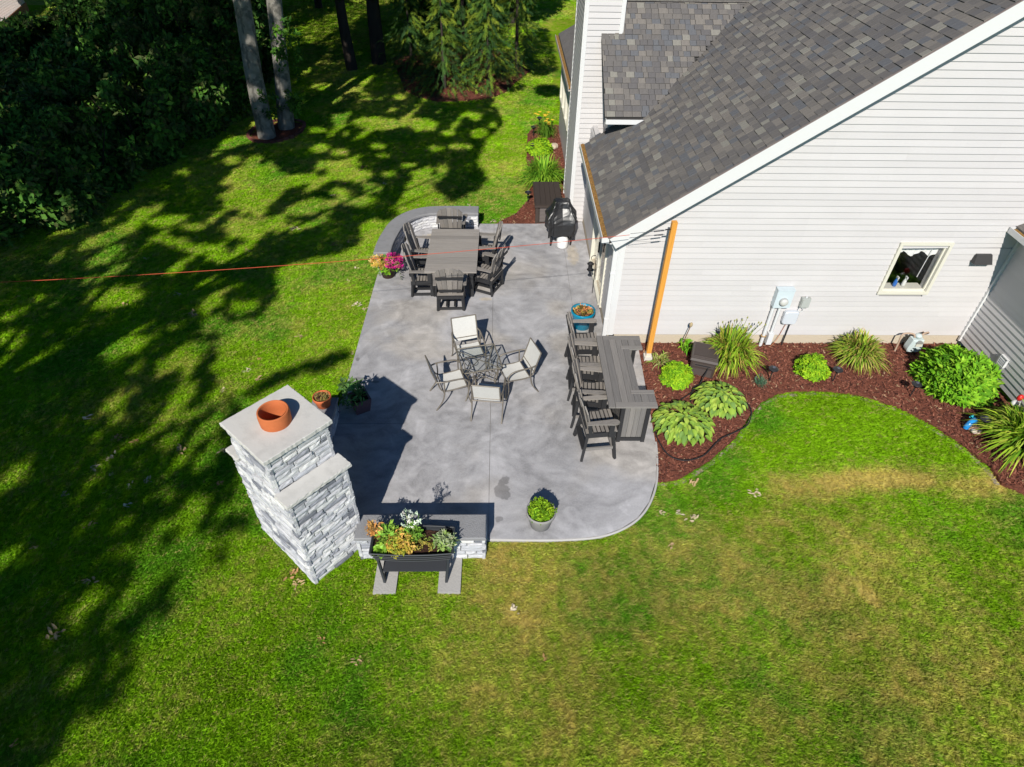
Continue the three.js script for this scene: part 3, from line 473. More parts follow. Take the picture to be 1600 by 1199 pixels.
// wall along a path, with cap stones
function pathWall(name, label, pts, width, h, { inner = true, outer = true, capLen = 0.62, over = 0.025, endR = 0, loosenOuter = false } = {}) {
  const w = thing(name, label, 'garden wall'); const c = new THREE.CatmullRomCurve3(pts.map(([x, z]) => V3(x, 0, z)), false, 'catmullrom', 0.5), len = c.getLength(), N = Math.max(2, Math.ceil(len / 0.1)), capH = 0.075;
  const P = [], Nn = []; for (let i = 0; i <= N; i++) { const a = c.getPointAt(i / N), t = c.getTangentAt(i / N); P.push([a.x, a.z]); Nn.push([-t.z, t.x]); }
  const strip = (i0, i1, hw) => { const a = [], b = []; for (let i = i0; i <= i1; i++) { a.push([P[i][0] + Nn[i][0] * hw, P[i][1] + Nn[i][1] * hw]); b.push([P[i][0] - Nn[i][0] * hw, P[i][1] - Nn[i][1] * hw]); } return a.concat(b.reverse()); };
  part(w, 'core', slabGeo(strip(0, N, width / 2 - 0.055), LAWN - 0.05, h - capH), mortar);
  const per = Math.max(1, Math.round(capLen / (len / N)));
  for (let i = 0; i < N; i += per) {
    let j = Math.min(N, i + per); if (N - j < per * 0.5) j = N; let Q = strip(i, j, width / 2 + over);
    const g = slabGeo(Q, h - capH + 0.002, h, 0.012), m = part(w, 'cap_stone', g, capMat); if (j === N) break;
  }
  for (const s of [-1, 1]) {
    if ((s > 0 && !outer) || (s < 0 && !inner)) continue; const hid = loosenOuter && s > 0 ? [] : null;
    const step = Math.max(1, Math.round(0.3 / (len / N)));
    let y = LAWN; const hw = width / 2 - 0.05;
    while (y < h - capH - 0.02) {
      let ch = rr(0.065, 0.1); if (h - capH - y - ch < 0.05) ch = h - capH - y;
      let t = 0; while (t < len - 0.01) {
        let wd = rr(0.13, 0.36); if (len - t - wd < 0.1) wd = len - t; const k = Math.min(1, (t + wd / 2) / len), a = c.getPointAt(k), tg = c.getTangentAt(k), n = V3(-tg.z * s, 0, tg.x * s), U = new THREE.Vector3().crossVectors(V3(0, 1, 0), n);
        const q = new THREE.Quaternion().setFromRotationMatrix(new THREE.Matrix4().makeBasis(U, V3(0, 1, 0), n)), pos = V3(a.x + n.x * hw, y + ch / 2, a.z + n.z * hw), sc = [wd - 0.006, ch - 0.006, 0.05 * rr(0.75, 1.2)], geo = pick(unitStones);
        if (hid) { const g = geo.clone(); g.scale(...sc); g.applyQuaternion(q); g.translate(pos.x, pos.y, pos.z); hid.push(g); } else { const m = part(w, 'stone', geo, stonePick()); m.position.copy(pos); m.quaternion.copy(q); m.scale.set(...sc); }
        t += wd;
      }
      y += ch;
    }
    if (hid) part(w, 'far_side_stones', merge(hid), stoneMats[0]).userData.kind = 'stuff';
  }
  // ends
  for (const i of [0, N]) { const t = c.getTangentAt(i ? 1 : 0), s = i ? 1 : -1, n = [t.x * s, t.z * s]; stoneFace(w, [P[i][0] - Nn[i][0] * (width / 2) - n[0] * 0.045, 0, P[i][1] - Nn[i][1] * (width / 2) - n[1] * 0.045], Nn[i], n, width, LAWN, h - capH, { wd: [0.14, 0.34] }); }
  return w;
}
pathWall('seat_wall', 'curved stone seat wall with grey cap behind the dining table', [[-0.6, -15.92], [-1.1, -15.93], [-1.6, -15.92], [-2.05, -15.84], [-2.42, -15.58], [-2.68, -15.15], [-2.8, -14.6], [-2.86, -14.1], [-2.87, -13.66]], 0.34, 0.46);
pathWall('seat_wall', 'straight stone seat wall beside the raised planter', [[-2.12, -5.66], [-1.5, -5.66], [-0.9, -5.66], [-0.22, -5.66]], 0.36, 0.5, { loosenOuter: false });
pathWall('seat_wall', 'low stone wall behind the fireplace carrying the terracotta pot', [[-3.17, -8.5], [-3.17, -7.9], [-3.2, -7.2], [-3.22, -6.55]], 0.38, 0.46);
{ // two pavers
  const g = bx(0.33, 0.05, 0.62, [0, 0, 0]);
  for (const x of [-1.68, -0.74]) { const p = solo('paver', 'grey rectangular paver in the grass under the raised planter', 'paver', g, concretePlain, 'pavers under the planter'); p.position.set(x, LAWN + 0.022, -5.2); }
}

// ---------- furniture ----------
// armchair of plastic lumber, faces +z, origin on the ground under the seat
function lumberChair(name, label, seat, group, tall) {
  const t = thing(name, label, 'chair', [0, 0, 0], 0, group), tone = () => pick(chairTones);
  const W = tall ? 0.52 : 0.56, D = 0.46, back = tall ? 0.6 : 0.74, rec = 0.25;
  for (let i = 0; i < 8; i++) { const z = -0.235 + i * 0.07; part(t, 'seat_slat', bx(W + 0.02, 0.022, 0.052, [0, seat - 0.012 - 0.03 * Math.sin(Math.PI * clamp((i + 0.5) / 7)) + (i === 7 ? -0.012 : 0), z], [i < 3 ? -0.1 : i > 5 ? 0.12 : 0, 0, 0]), tone()); }
  part(t, 'seat_frame', merge([bx(0.035, 0.1, 0.52, [-W / 2 - 0.01, seat - 0.075, 0]), bx(0.035, 0.1, 0.52, [W / 2 + 0.01, seat - 0.075, 0]), bx(W + 0.0, 0.1, 0.03, [0, seat - 0.075, 0.245]), bx(W, 0.08, 0.03, [0, seat - 0.1, -0.235])]), blackLumber);
  // fanned back, five slats with an arched top
  for (let i = 0; i < 5; i++) {
    const k = i - 2, s = new THREE.Shape(), w0 = 0.096, w1 = 0.123, top = (u) => back * (1 - 0.24 * u * u) + 0.06, hl = top((k - 0.5) / 2.5), hr = top((k + 0.5) / 2.5), hm = top(k / 2.5);
    s.moveTo(-w0 / 2, 0); s.lineTo(w0 / 2, 0); s.lineTo(w1 / 2, hr - 0.008); s.lineTo(w1 / 2 - 0.01, hr); s.lineTo(0, hm); s.lineTo(-w1 / 2 + 0.01, hl); s.lineTo(-w1 / 2, hl - 0.008); s.closePath();
    const g = extr(s, 0.022, 0, 4); g.translate(0, 0, -0.011); triUV(g); const uv = g.attributes.uv; for (let j = 0; j < uv.count; j++) uv.setXY(j, uv.getY(j) + i, uv.getX(j) + i * 0.37);
    g.applyMatrix4(new THREE.Matrix4().makeRotationFromEuler(new THREE.Euler(-rec, -k * 0.07, -k * 0.032, 'YXZ'))); g.translate(k * 0.0985, seat - 0.03, -0.215 + 0.012 * Math.abs(k) * Math.abs(k)); part(t, 'back_slat', g, tone());
  }
  const at = (v) => [seat + v * Math.cos(rec), -0.215 - v * Math.sin(rec) - 0.03];
  for (const v of [0.1, back * 0.66]) { const [y, z] = at(v); part(t, 'back_rail', bx(v > 0.2 ? 0.6 : 0.5, 0.06, 0.03, [0, y, z], [-rec, 0, 0]), blackLumber); }
  const armY = seat + 0.235;
  for (const s of [-1, 1]) {
    const sh = new THREE.Shape(); sh.moveTo(-0.05, -0.27); sh.quadraticCurveTo(-0.06, -0.05, -0.07, 0.16); sh.quadraticCurveTo(-0.075, 0.27, 0, 0.275); sh.quadraticCurveTo(0.06, 0.27, 0.055, 0.16); sh.quadraticCurveTo(0.02, -0.05, 0.02, -0.27); sh.closePath();
    const g = extr(sh, 0.024, 0, 5); g.rotateX(Math.PI / 2); g.scale(s < 0 ? -1 : 1, 1, 1); if (s < 0) { const ix = g.index; } triUV(g); const uv = g.attributes.uv; for (let j = 0; j < uv.count; j++) uv.setXY(j, uv.getY(j) + s, uv.getX(j)); g.translate(s * (W / 2 + 0.065), armY + 0.024, 0); if (s < 0) { const p = g.attributes.position, n = g.attributes.normal; for (let j = 0; j < p.count; j += 3) for (const a of [p, n]) { const x = a.getX(j + 1), y = a.getY(j + 1), z = a.getZ(j + 1); a.setXYZ(j + 1, a.getX(j + 2), a.getY(j + 2), a.getZ(j + 2)); a.setXYZ(j + 2, x, y, z); } g.computeVertexNormals(); }
    part(t, 'armrest', g, tone());
    part(t, 'arm_post', merge([bx(0.03, armY - seat + 0.12, 0.085, [s * (W / 2 + 0.035), (armY + seat - 0.12) / 2, 0.17]), bx(0.03, armY - seat + 0.1, 0.06, [s * (W / 2 + 0.035), (armY + seat - 0.1) / 2, -0.2], [-0.15, 0, 0])]), blackLumber);
  }
  const sp = tall ? 0.06 : 0.02, lt = seat - 0.06;
  for (const sx of [-1, 1]) for (const sz of [-1, 1]) part(t, 'leg', bar([sx * (W / 2 - 0.01), lt, sz * 0.215], [sx * (W / 2 - 0.01 + sp), 0, sz * (0.235 + sp)], 0.045, 0.06), blackLumber);
  const fy = tall ? 0.26 : 0.05, k = 1 - fy / lt, hx = W / 2 - 0.01 + sp * k, hz = 0.225 + sp * k;
  const railM = tall ? pick(barTones) : blackLumber;
  for (const s of [-1, 1]) { part(t, 'stretcher', bx(0.028, 0.06, 2 * hz - 0.04, [s * hx, fy + (tall ? 0 : 0.01), 0]), tall ? railM : blackLumber); part(t, 'stretcher', bx(2 * hx - 0.04, tall ? 0.05 : 0.06, tall ? 0.09 : 0.028, [0, fy, s * hz]), s > 0 || !tall ? railM : blackLumber); }
  if (!tall) for (const s of [-1, 1]) part(t, 'glider_slat', bx(0.05, 0.03, 0.42, [s * 0.09, 0.09, 0]), blackLumber);
  else part(t, 'swivel_plate', bx(0.42, 0.035, 0.42, [0, seat - 0.16, 0]), blackLumber);
  return t;
}
const DG = 'chairs around the dining table';
const d0 = lumberChair('dining_armchair', 'grey slatted armchair at the grill-free near end of the dining table', 0.44, DG, false);
d0.userData.label = 'grey slatted armchair at the table end farthest from the curved wall';
d0.position.set(-1.12, 0, -12.14); d0.rotation.y = Math.PI + 0.03;
dup(d0, [-1.25, 0, -14.95], 0.03, 'grey slatted armchair standing between the curved stone wall and the dining table');
dup(d0, [-1.86, 0, -13.66], Math.PI / 2 + 0.08, 'grey slatted armchair on the lawn side of the dining table near the curved wall');
dup(d0, [-1.80, 0, -12.74], Math.PI / 2 - 0.04, 'grey slatted armchair beside the flower pot, tucked under the dining table');
dup(d0, [-0.36, 0, -13.82], -Math.PI / 2 + 0.06, 'grey slatted armchair on the grill side of the dining table near the curved wall');
dup(d0, [-0.30, 0, -12.83], -1.12, 'grey slatted armchair turned askew at the house side corner of the dining table');
{ // dining table
  const t = thing('dining_table', 'rectangular grey plank dining table ringed by six slatted armchairs', 'table', [-1.11, 0, -13.32], -0.01), L = 1.98, W = 1.17, H = 0.74;
  const n = 12, bw = L / n; for (let i = 0; i < n; i++) part(t, 'plank', bx(W, 0.034, bw - 0.006, [0, H - 0.017, -L / 2 + bw * (i + 0.5)]), lumberTones[Math.floor(R() * 3)]);
  part(t, 'apron', merge([bx(W - 0.12, 0.09, 0.035, [0, H - 0.085, -L / 2 + 0.08]), bx(W - 0.12, 0.09, 0.035, [0, H - 0.085, L / 2 - 0.08]), bx(0.035, 0.09, L - 0.2, [-W / 2 + 0.07, H - 0.085, 0]), bx(0.035, 0.09, L - 0.2, [W / 2 - 0.07, H - 0.085, 0])]), blackLumber);
  for (const sx of [-1, 1]) for (const sz of [-1, 1]) part(t, 'leg', bx(0.09, H - 0.04, 0.09, [sx * (W / 2 - 0.13), (H - 0.04) / 2, sz * (L / 2 - 0.16)]), blackLumber);
}
const BG = 'tall chairs along the bar';
const b0 = lumberChair('bar_chair', 'tall grey slatted bar chair at the open end of the row, turned slightly', 0.66, BG, true);
b0.position.set(1.68, 0, -7.72); b0.rotation.y = 1.68;
dup(b0, [1.64, 0, -8.47], 1.68, 'tall grey slatted bar chair second from the hosta end of the bar');
dup(b0, [1.62, 0, -9.22], 1.62, 'tall grey slatted bar chair second from the teal pot');
dup(b0, [1.66, 0, -9.95], 1.55, 'tall grey slatted bar chair standing against the teal flower pot');
{ // bar
  const t = thing('patio_bar', 'grey plank patio bar with notched counter and black frame', 'bar', [2.24, 0, -8.68]), H = 1.0, Z0 = -0.98, Z1 = 0.98, XL = -0.41, XM = 0.17, XR = 0.42;
  const y = H - 0.019; const bw = 0.115;
  for (let i = 0; i < 5; i++) { const a = XL + 0.0 + i * 0.116; part(t, 'counter_board', bx(bw - 0.004, 0.038, i === 0 ? Z1 - Z0 : Z1 - Z0 - 0.24, [a + bw / 2, y, 0]), barTones[i % 3]); }
  for (const s of [-1, 1]) {
    part(t, 'end_board', bx(XR - XL - 0.12, 0.038, 0.116, [(XR + XL + 0.12) / 2, y, s * (Z1 - 0.058)]), barTones[s > 0 ? 2 : 0]);
    for (let i = 0; i < 2; i++) part(t, 'wing_board', bx(0.118, 0.037, 0.20, [XM + 0.065 + i * 0.122, y, s * (Z1 - 0.222)]), barTones[i]);
    part(t, 'wing_edge_board', bx(0.40, 0.04, 0.085, [XR - 0.205, y + 0.012, s * (Z1 - 0.366)]), barTones[2]);
  }
  const bx0 = XL + 0.29, bx1 = XR - 0.1;
  for (const x of [bx0, bx1]) for (const s of [-1, 1]) part(t, 'corner_post', bx(0.07, H - 0.04, 0.07, [x, (H - 0.04) / 2, s * 0.82]), blackLumber);
  for (const s of [-1, 1]) { part(t, 'end_rail', bx(bx1 - bx0 - 0.07, 0.08, 0.05, [(bx0 + bx1) / 2, 0.06, s * 0.82]), blackLumber); for (let i = 0; i < 4; i++) { const w = (bx1 - bx0 - 0.07) / 4; part(t, 'end_panel_board', bx(w - 0.005, H - 0.15, 0.025, [bx0 + 0.035 + w * (i + 0.5), H / 2 + 0.03, s * 0.815]), barTones[(i + 1) % 3]); } }
  for (let i = 0; i < 7; i++) part(t, 'front_panel_board', bx(0.025, 0.12, 1.56, [bx0 - 0.005, 0.16 + i * 0.125, 0]), barTones[i % 3]);
  part(t, 'front_rail', bx(0.05, 0.08, 1.56, [bx0, 0.055, 0]), blackLumber);
  part(t, 'shelf', bx(bx1 - bx0 - 0.08, 0.03, 1.55, [(bx0 + bx1) / 2, 0.45, 0]), barTones[1]);
}
// sling chairs and glass table
const tubeMat = mat(col(0.19, 0.165, 0.135), 0.42, { metalness: 0.25 });
const slingMat = mat(col(0.60, 0.59, 0.56), 0.85, { map: cottonTex });
function slingChair() {
  const t = thing('sling_chair', '', 'chair', [0, 0, 0], 0, 'sling chairs around the glass table'), W = 0.25, r = 0.0135;
  const prof = [[0.24, 0.43], [0.12, 0.415], [-0.05, 0.40], [-0.18, 0.41], [-0.25, 0.47], [-0.30, 0.62], [-0.36, 0.80], [-0.40, 0.93]]; // z,y
  const strip = (P, w) => { const g = new THREE.PlaneGeometry(2 * w, 1, 6, P.length - 1), p = g.attributes.position; for (let j = 0; j < P.length; j++) for (let i = 0; i <= 6; i++) { const k = j * 7 + i, x = -w + 2 * w * i / 6; p.setXYZ(k, x, P[j][1] - 0.012 * (1 - Math.pow(x / w, 2)), P[j][0]); } g.computeVertexNormals(); const uv = g.attributes.uv; for (let k = 0; k < uv.count; k++) uv.setXY(k, uv.getX(k) * 0.5, uv.getY(k) * 0.6); return g; };
  part(t, 'seat_sling', strip(prof.slice(0, 4), W - 0.008), slingMat); part(t, 'back_sling', strip(prof.slice(4).map((p) => p), W - 0.008), slingMat);
  for (const s of [-1, 1]) {
    const x = s * W; const f = part(t, 'side_frame', tube(prof.map(([z, y]) => [x, y, z]), r, 30), tubeMat);
    const xo = s * (W + 0.035);
    part(t, 'armrest', tube([[x, 0.66, -0.325], [xo, 0.665, -0.2], [xo, 0.665, 0.0], [xo, 0.655, 0.14], [xo, 0.62, 0.22], [xo, 0.55, 0.27]], 0.0155, 24), tubeMat);
    part(t, 'front_leg', tube([[xo, 0.55, 0.27], [xo, 0.40, 0.27], [xo, 0.2, 0.26], [xo, 0, 0.31]], r, 16), tubeMat);
    part(t, 'back_leg', tube([[xo, 0.66, -0.19], [xo, 0.42, -0.19], [xo, 0.2, -0.24], [xo, 0, -0.37]], r, 16), tubeMat);
  }
  part(t, 'crossbar', merge([rod([-W - 0.035, 0.4, 0.26], [W + 0.035, 0.4, 0.26], 0.011), rod([-W - 0.035, 0.38, -0.2], [W + 0.035, 0.38, -0.2], 0.011), rod([-W, 0.93, -0.40], [W, 0.93, -0.40], 0.012), rod([-W, 0.52, -0.268], [W, 0.52, -0.268], 0.010)]), tubeMat);
  return t;
}
const s0 = slingChair(); s0.userData.label = 'pale sling chair at the glass table with its back towards the dining table';
s0.position.set(-0.63, 0, -9.98); s0.rotation.y = 0.27;
dup(s0, [0.30, 0, -9.30], -1.20, 'pale sling chair at the glass table with its back towards the bar');
dup(s0, [-0.93, 0, -9.02], 1.88, 'pale sling chair at the glass table with its back towards the lawn');
dup(s0, [-0.21, 0, -8.68], 3.02, 'pale sling chair at the glass table seen from behind, back towards the potted plant');
{
  const t = thing('glass_table', 'small square wrought iron patio table with a glass top', 'table', [-0.40, 0, -9.32], 0.24), h = 0.71, s = 0.37, iron = mat(col(0.17, 0.15, 0.12), 0.5, { metalness: 0.1 });
  part(t, 'glass_top', bx(2 * s - 0.02, 0.006, 2 * s - 0.02, [0, h, 0]), new THREE.MeshPhysicalMaterial({ color: col(0.97, 0.98, 0.975), roughness: 0.04, transmission: 1, thickness: 0, ior: 1.5 }));
  const c = 0.06; part(t, 'rim', tube([[-s + c, h, -s], [s - c, h, -s], [s - 0.012, h, -s + 0.012], [s, h, -s + c], [s, h, s - c], [s - 0.012, h, s - 0.012], [s - c, h, s], [-s + c, h, s], [-s + 0.012, h, s - 0.012], [-s, h, s - c], [-s, h, -s + c], [-s + 0.012, h, -s + 0.012]], 0.014, 96, 6, true), iron);
  for (const [a, b] of [[-1, -1], [1, -1], [1, 1], [-1, 1]]) {
    part(t, 'leg', tube([[a * (s - 0.03), h - 0.02, b * (s - 0.03)], [a * (s - 0.1), 0.5, b * (s - 0.1)], [a * (s - 0.13), 0.3, b * (s - 0.13)], [a * (s - 0.06), 0.08, b * (s - 0.06)], [a * (s - 0.01), 0, b * (s - 0.01)]], 0.012, 24), iron);
    part(t, 'scroll', tube([0, 1, 2, 3, 4, 5, 6, 7, 8].map((i) => { const q = i * 0.75, rr2 = 0.11 - 0.009 * i; return [a * (0.2 + rr2 * Math.cos(q) * 0.8), 0.47 + rr2 * Math.sin(q), b * (0.2 + rr2 * Math.cos(q) * 0.8)]; }), 0.008, 40, 5), iron);
  }
  part(t, 'cross_brace', merge([rod([-s + 0.03, h - 0.03, -s + 0.03], [s - 0.03, h - 0.03, s - 0.03], 0.009, 0.009, 6), rod([s - 0.03, h - 0.03, -s + 0.03], [-s + 0.03, h - 0.03, s - 0.03], 0.009, 0.009, 6), rod([-s + 0.12, 0.3, -s + 0.12], [s - 0.12, 0.3, s - 0.12], 0.009, 0.009, 6), rod([s - 0.12, 0.3, -s + 0.12], [-s + 0.12, 0.3, s - 0.12], 0.009, 0.009, 6)]), iron);
  const cr = new THREE.TorusGeometry(0.12, 0.008, 6, 24); cr.rotateX(Math.PI / 2); cr.translate(0, 0.3, 0); part(t, 'ring', cr, iron);
}
{ // deck storage box
  const t = thing('deck_box', 'dark brown resin deck storage box behind the covered grill', 'storage box', [1.31, 0, -16.78], 0.0), br = mat(col(0.055, 0.042, 0.036), 0.6, { bumpMap: grainBump, bumpScale: 0.001 }), pn = mat(col(0.135, 0.115, 0.11), 0.6, { bumpMap: grainBump, bumpScale: 0.002 });
  part(t, 'body', bx(0.64, 0.48, 1.36, [0, 0.22, 0]), br);
  for (let i = 0; i < 5; i++) part(t, 'lid_board', bx(0.134, 0.035, 1.46, [-0.28 + i * 0.14, 0.525, 0]), br);
  part(t, 'lid_rim', merge([bx(0.74, 0.06, 0.03, [0, 0.50, 0.745]), bx(0.74, 0.06, 0.03, [0, 0.50, -0.745]), bx(0.03, 0.06, 1.46, [0.365, 0.50, 0]), bx(0.03, 0.06, 1.46, [-0.365, 0.50, 0])]), br);
  for (let i = 0; i < 4; i++) part(t, 'panel_board', bx(0.5, 0.1, 0.02, [0.02, 0.08 + i * 0.105, 0.688]), pn);
  for (const s of [-1, 1]) part(t, 'corner_post', bx(0.08, 0.5, 0.08, [s * 0.31, 0.23, 0.67]), br);
}
{ // covered grill
  const t = thing('covered_grill', 'barbecue grill under a creased black cover with a white gas tank below', 'grill', [1.56, 0, -15.05], 0.06);
  const cover = new THREE.MeshStandardMaterial({ color: col(0.02, 0.02, 0.022), roughness: 0.36, side: THREE.DoubleSide });
  const nu = 44, nv = 17, P = [], I = [];
  for (let j = 0; j <= nv; j++) for (let i = 0; i <= nu; i++) {
    const v = j / nv, a = i / nu * 6.28318, y = lerp(0.34, 1.16, Math.min(1, v * 1.25));
    const topk = v > 0.8 ? 1 - (v - 0.8) / 0.2 : 1, sq = (c) => Math.sign(c) * Math.pow(Math.abs(c), 0.42);
    let rx = lerp(0.345, 0.2, smooth(0.35, 0.8, v)), rz = lerp(0.35, 0.15, smooth(0.28, 0.8, v)); rx += 0.05 * Math.exp(-Math.pow((v - 0.42) / 0.1, 2));
    const fold = 0.07 * (1 - 0.8 * v) * (vnoise(Math.cos(a) * 4 + 9, Math.sin(a) * 4 + 3 + v * 1.3, 51) - 0.5) * 2 + 0.03 * (Math.abs(2 * vnoise(Math.cos(a) * 5 + 2, Math.sin(a) * 5 + v * 2.2 + 8, 52) - 1) - 0.4) + 0.012 * (hash2(i % nu, j, 54) - 0.5);
    P.push(sq(Math.cos(a)) * (rx + fold) * topk, y + (v > 0.8 ? 0.03 * (1 - topk) : 0) + 0.012 * vnoise(Math.cos(a) * 6 * topk, Math.sin(a) * 6 * topk, 53), sq(Math.sin(a)) * (rz + fold) * topk);
  }
  for (let j = 0; j < nv; j++) for (let i = 0; i < nu; i++) { const a = j * (nu + 1) + i, b = a + nu + 1; I.push(a, b, a + 1, a + 1, b, b + 1); }
  const g = new THREE.BufferGeometry(); g.setAttribute('position', new THREE.BufferAttribute(new Float32Array(P), 3)); g.setIndex(I); const gf = g.toNonIndexed(); gf.computeVertexNormals(); triUV(gf); part(t, 'cover', gf, cover);
  part(t, 'cart_leg', bx(0.04, 0.5, 0.04, [-0.26, 0.25, 0.2]), darkMat); part(t, 'cart_leg', bx(0.04, 0.5, 0.04, [0.26, 0.25, 0.2]), darkMat); part(t, 'cart_leg', bx(0.04, 0.5, 0.04, [-0.26, 0.25, -0.2]), darkMat); part(t, 'cart_leg', bx(0.04, 0.5, 0.04, [0.26, 0.25, -0.2]), darkMat);
  const tk = lathe([[0, 0], [0.11, 0], [0.15, 0.05], [0.15, 0.24], [0.1, 0.31], [0.04, 0.33], [0.04, 0.36], [0, 0.36]], 24); tk.translate(0.03, 0, 0.30); part(t, 'gas_tank', tk, mat(col(0.75, 0.75, 0.75), 0.4));
}
// ---------- wooden post, cable ----------
{
  const wood = mat(col(0.86, 0.40, 0.07), 0.7, { map: lumberTex, bumpMap: grainBump, bumpScale: 0.001 });
  const t = thing('wooden_post', 'tall orange brown timber post beside the bar', 'post', [3.07, -0.03, -10.22]);
  part(t, 'shaft', bx(0.095, 3.06, 0.095, [0, 1.6, 0]), wood); part(t, 'footing', bx(0.16, 0.12, 0.16, [0, 0.03, 0]), mat(col(0.6, 0.57, 0.52), 0.9)); part(t, 'base_sleeve', bx(0.1, 0.1, 0.1, [0, 0.13, 0]), mat(col(0.7, 0.6, 0.5), 0.8));
  part(t, 'eye_bolt', rod([-0.05, 2.98, 0], [-0.14, 2.97, 0], 0.012), darkMat);
  const c = thing('guy_cable', 'thin red cable strung from the timber post across the lawn', 'cable');
  const A = [2.9, 2.92, -10.2], B = [-9.4, 2.74, -8.6];
  part(c, 'red_line', tube([0.05, 0.2, 0.4, 0.6, 0.8, 1].map((k) => [lerp(A[0], B[0], k), lerp(A[1], B[1], k) - 0.5 * k * (1 - k), lerp(A[2], B[2], k)]), 0.005, 60, 6), mat(col(0.5, 0.07, 0.03), 0.6));
  const wire = mat(col(0.12, 0.12, 0.13), 0.4, { metalness: 0.6 });
  part(c, 'steel_wire', merge([rod([2.93, 2.94, -10.2], [2.3, 2.9, -10.14], 0.004, 0.004, 5), rod([2.93, 2.86, -10.2], [2.3, 2.82, -10.14], 0.004, 0.004, 5)]), wire);
  part(c, 'turnbuckle', merge([rod([2.9, 2.938, -10.198], [2.72, 2.926, -10.18], 0.012, 0.012, 6), rod([2.9, 2.858, -10.198], [2.74, 2.848, -10.182], 0.012, 0.012, 6)]), wire);
}
// ---------- things on the gable wall ----------
const meterGrey = mat(col(0.56, 0.64, 0.68), 0.45), pvc = mat(col(0.66, 0.67, 0.68), 0.5);
{
  const z = GZ + 0.02, t = thing('electric_meter', 'pale grey electric meter box with conduits on the white wall', 'meter', [5.7, 0, z]);
  part(t, 'box', bx(0.34, 0.41, 0.14, [0, 1.21, 0.07]), meterGrey); part(t, 'cover_lip', bx(0.35, 0.02, 0.15, [0, 1.425, 0.075]), meterGrey);
  const d = new THREE.CylinderGeometry(0.085, 0.085, 0.05, 24); d.rotateX(Math.PI / 2); d.translate(0, 1.17, 0.165); part(t, 'dial', d, mat(col(0.4, 0.4, 0.4), 0.3)); const gl = new THREE.SphereGeometry(0.08, 20, 10, 0, 6.29, 0, 1.57); gl.scale(1, 0.6, 1); gl.rotateX(Math.PI / 2); gl.translate(0, 1.17, 0.19); part(t, 'dial_glass', gl, mat(col(0.55, 0.55, 0.52), 0.15));
  part(t, 'conduit', rod([-0.12, 1.0, 0.06], [-0.12, -0.04, 0.06], 0.035, 0.035, 12), pvc); part(t, 'conduit', rod([0.02, 1.0, 0.06], [0.02, 0.32, 0.06], 0.03, 0.03, 12), pvc); part(t, 'junction_box', bx(0.11, 0.28, 0.11, [0.02, 0.18, 0.06]), pvc); part(t, 'clamp', (() => { const g = new THREE.TorusGeometry(0.045, 0.014, 6, 16); g.rotateX(Math.PI / 2); g.translate(-0.12, 0.24, 0.06); return g; })(), mat(col(0.4, 0.25, 0.1), 0.5));
}
{
  const t = thing('utility_box', 'rounded pale blue cable box on the wall right of the electric meter', 'utility box', [6.0, 0, GZ + 0.02]);
  const s = new THREE.Shape(); s.absellipse ? 0 : 0; const w = 0.13, h = 0.14, r = 0.05; s.moveTo(-w + r, -h); s.lineTo(w - r, -h); s.quadraticCurveTo(w, -h, w, -h + r); s.lineTo(w, h - r); s.quadraticCurveTo(w, h, w - r, h); s.lineTo(-w + r, h); s.quadraticCurveTo(-w, h, -w, h - r); s.lineTo(-w, -h + r); s.quadraticCurveTo(-w, -h, -w + r, -h);
  const g = extr(s, 0.07, 0.02, 6); g.translate(0, 0.72, 0.02); part(t, 'case', g, mat(col(0.58, 0.61, 0.66), 0.4));
  part(t, 'wire', tube([[-0.02, 0.58, 0.05], [-0.04, 0.4, 0.03], [-0.1, 0.12, 0.04], [-0.22, -0.03, 0.1]], 0.006, 20, 5), mat(col(0.5, 0.18, 0.08), 0.6)); part(t, 'conduit', rod([0.06, 0.58, 0.04], [0.05, -0.03, 0.04], 0.013), darkMat);
}
{
  const t = thing('junction_box', 'small grey junction box with coiled wire above the rounded cable box', 'utility box', [6.2, 0, GZ + 0.02]);
  part(t, 'case', bx(0.18, 0.22, 0.08, [0, 1.08, 0.04]), mat(col(0.38, 0.4, 0.38), 0.5)); part(t, 'lid', bx(0.16, 0.19, 0.02, [0, 1.08, 0.09]), mat(col(0.42, 0.44, 0.42), 0.5)); const c = new THREE.TorusGeometry(0.05, 0.007, 6, 20); c.translate(-0.03, 0.9, 0.05); part(t, 'wire_coil', c, pvc); part(t, 'tab', bx(0.03, 0.03, 0.02, [0, 1.205, 0.04]), pvc);
}
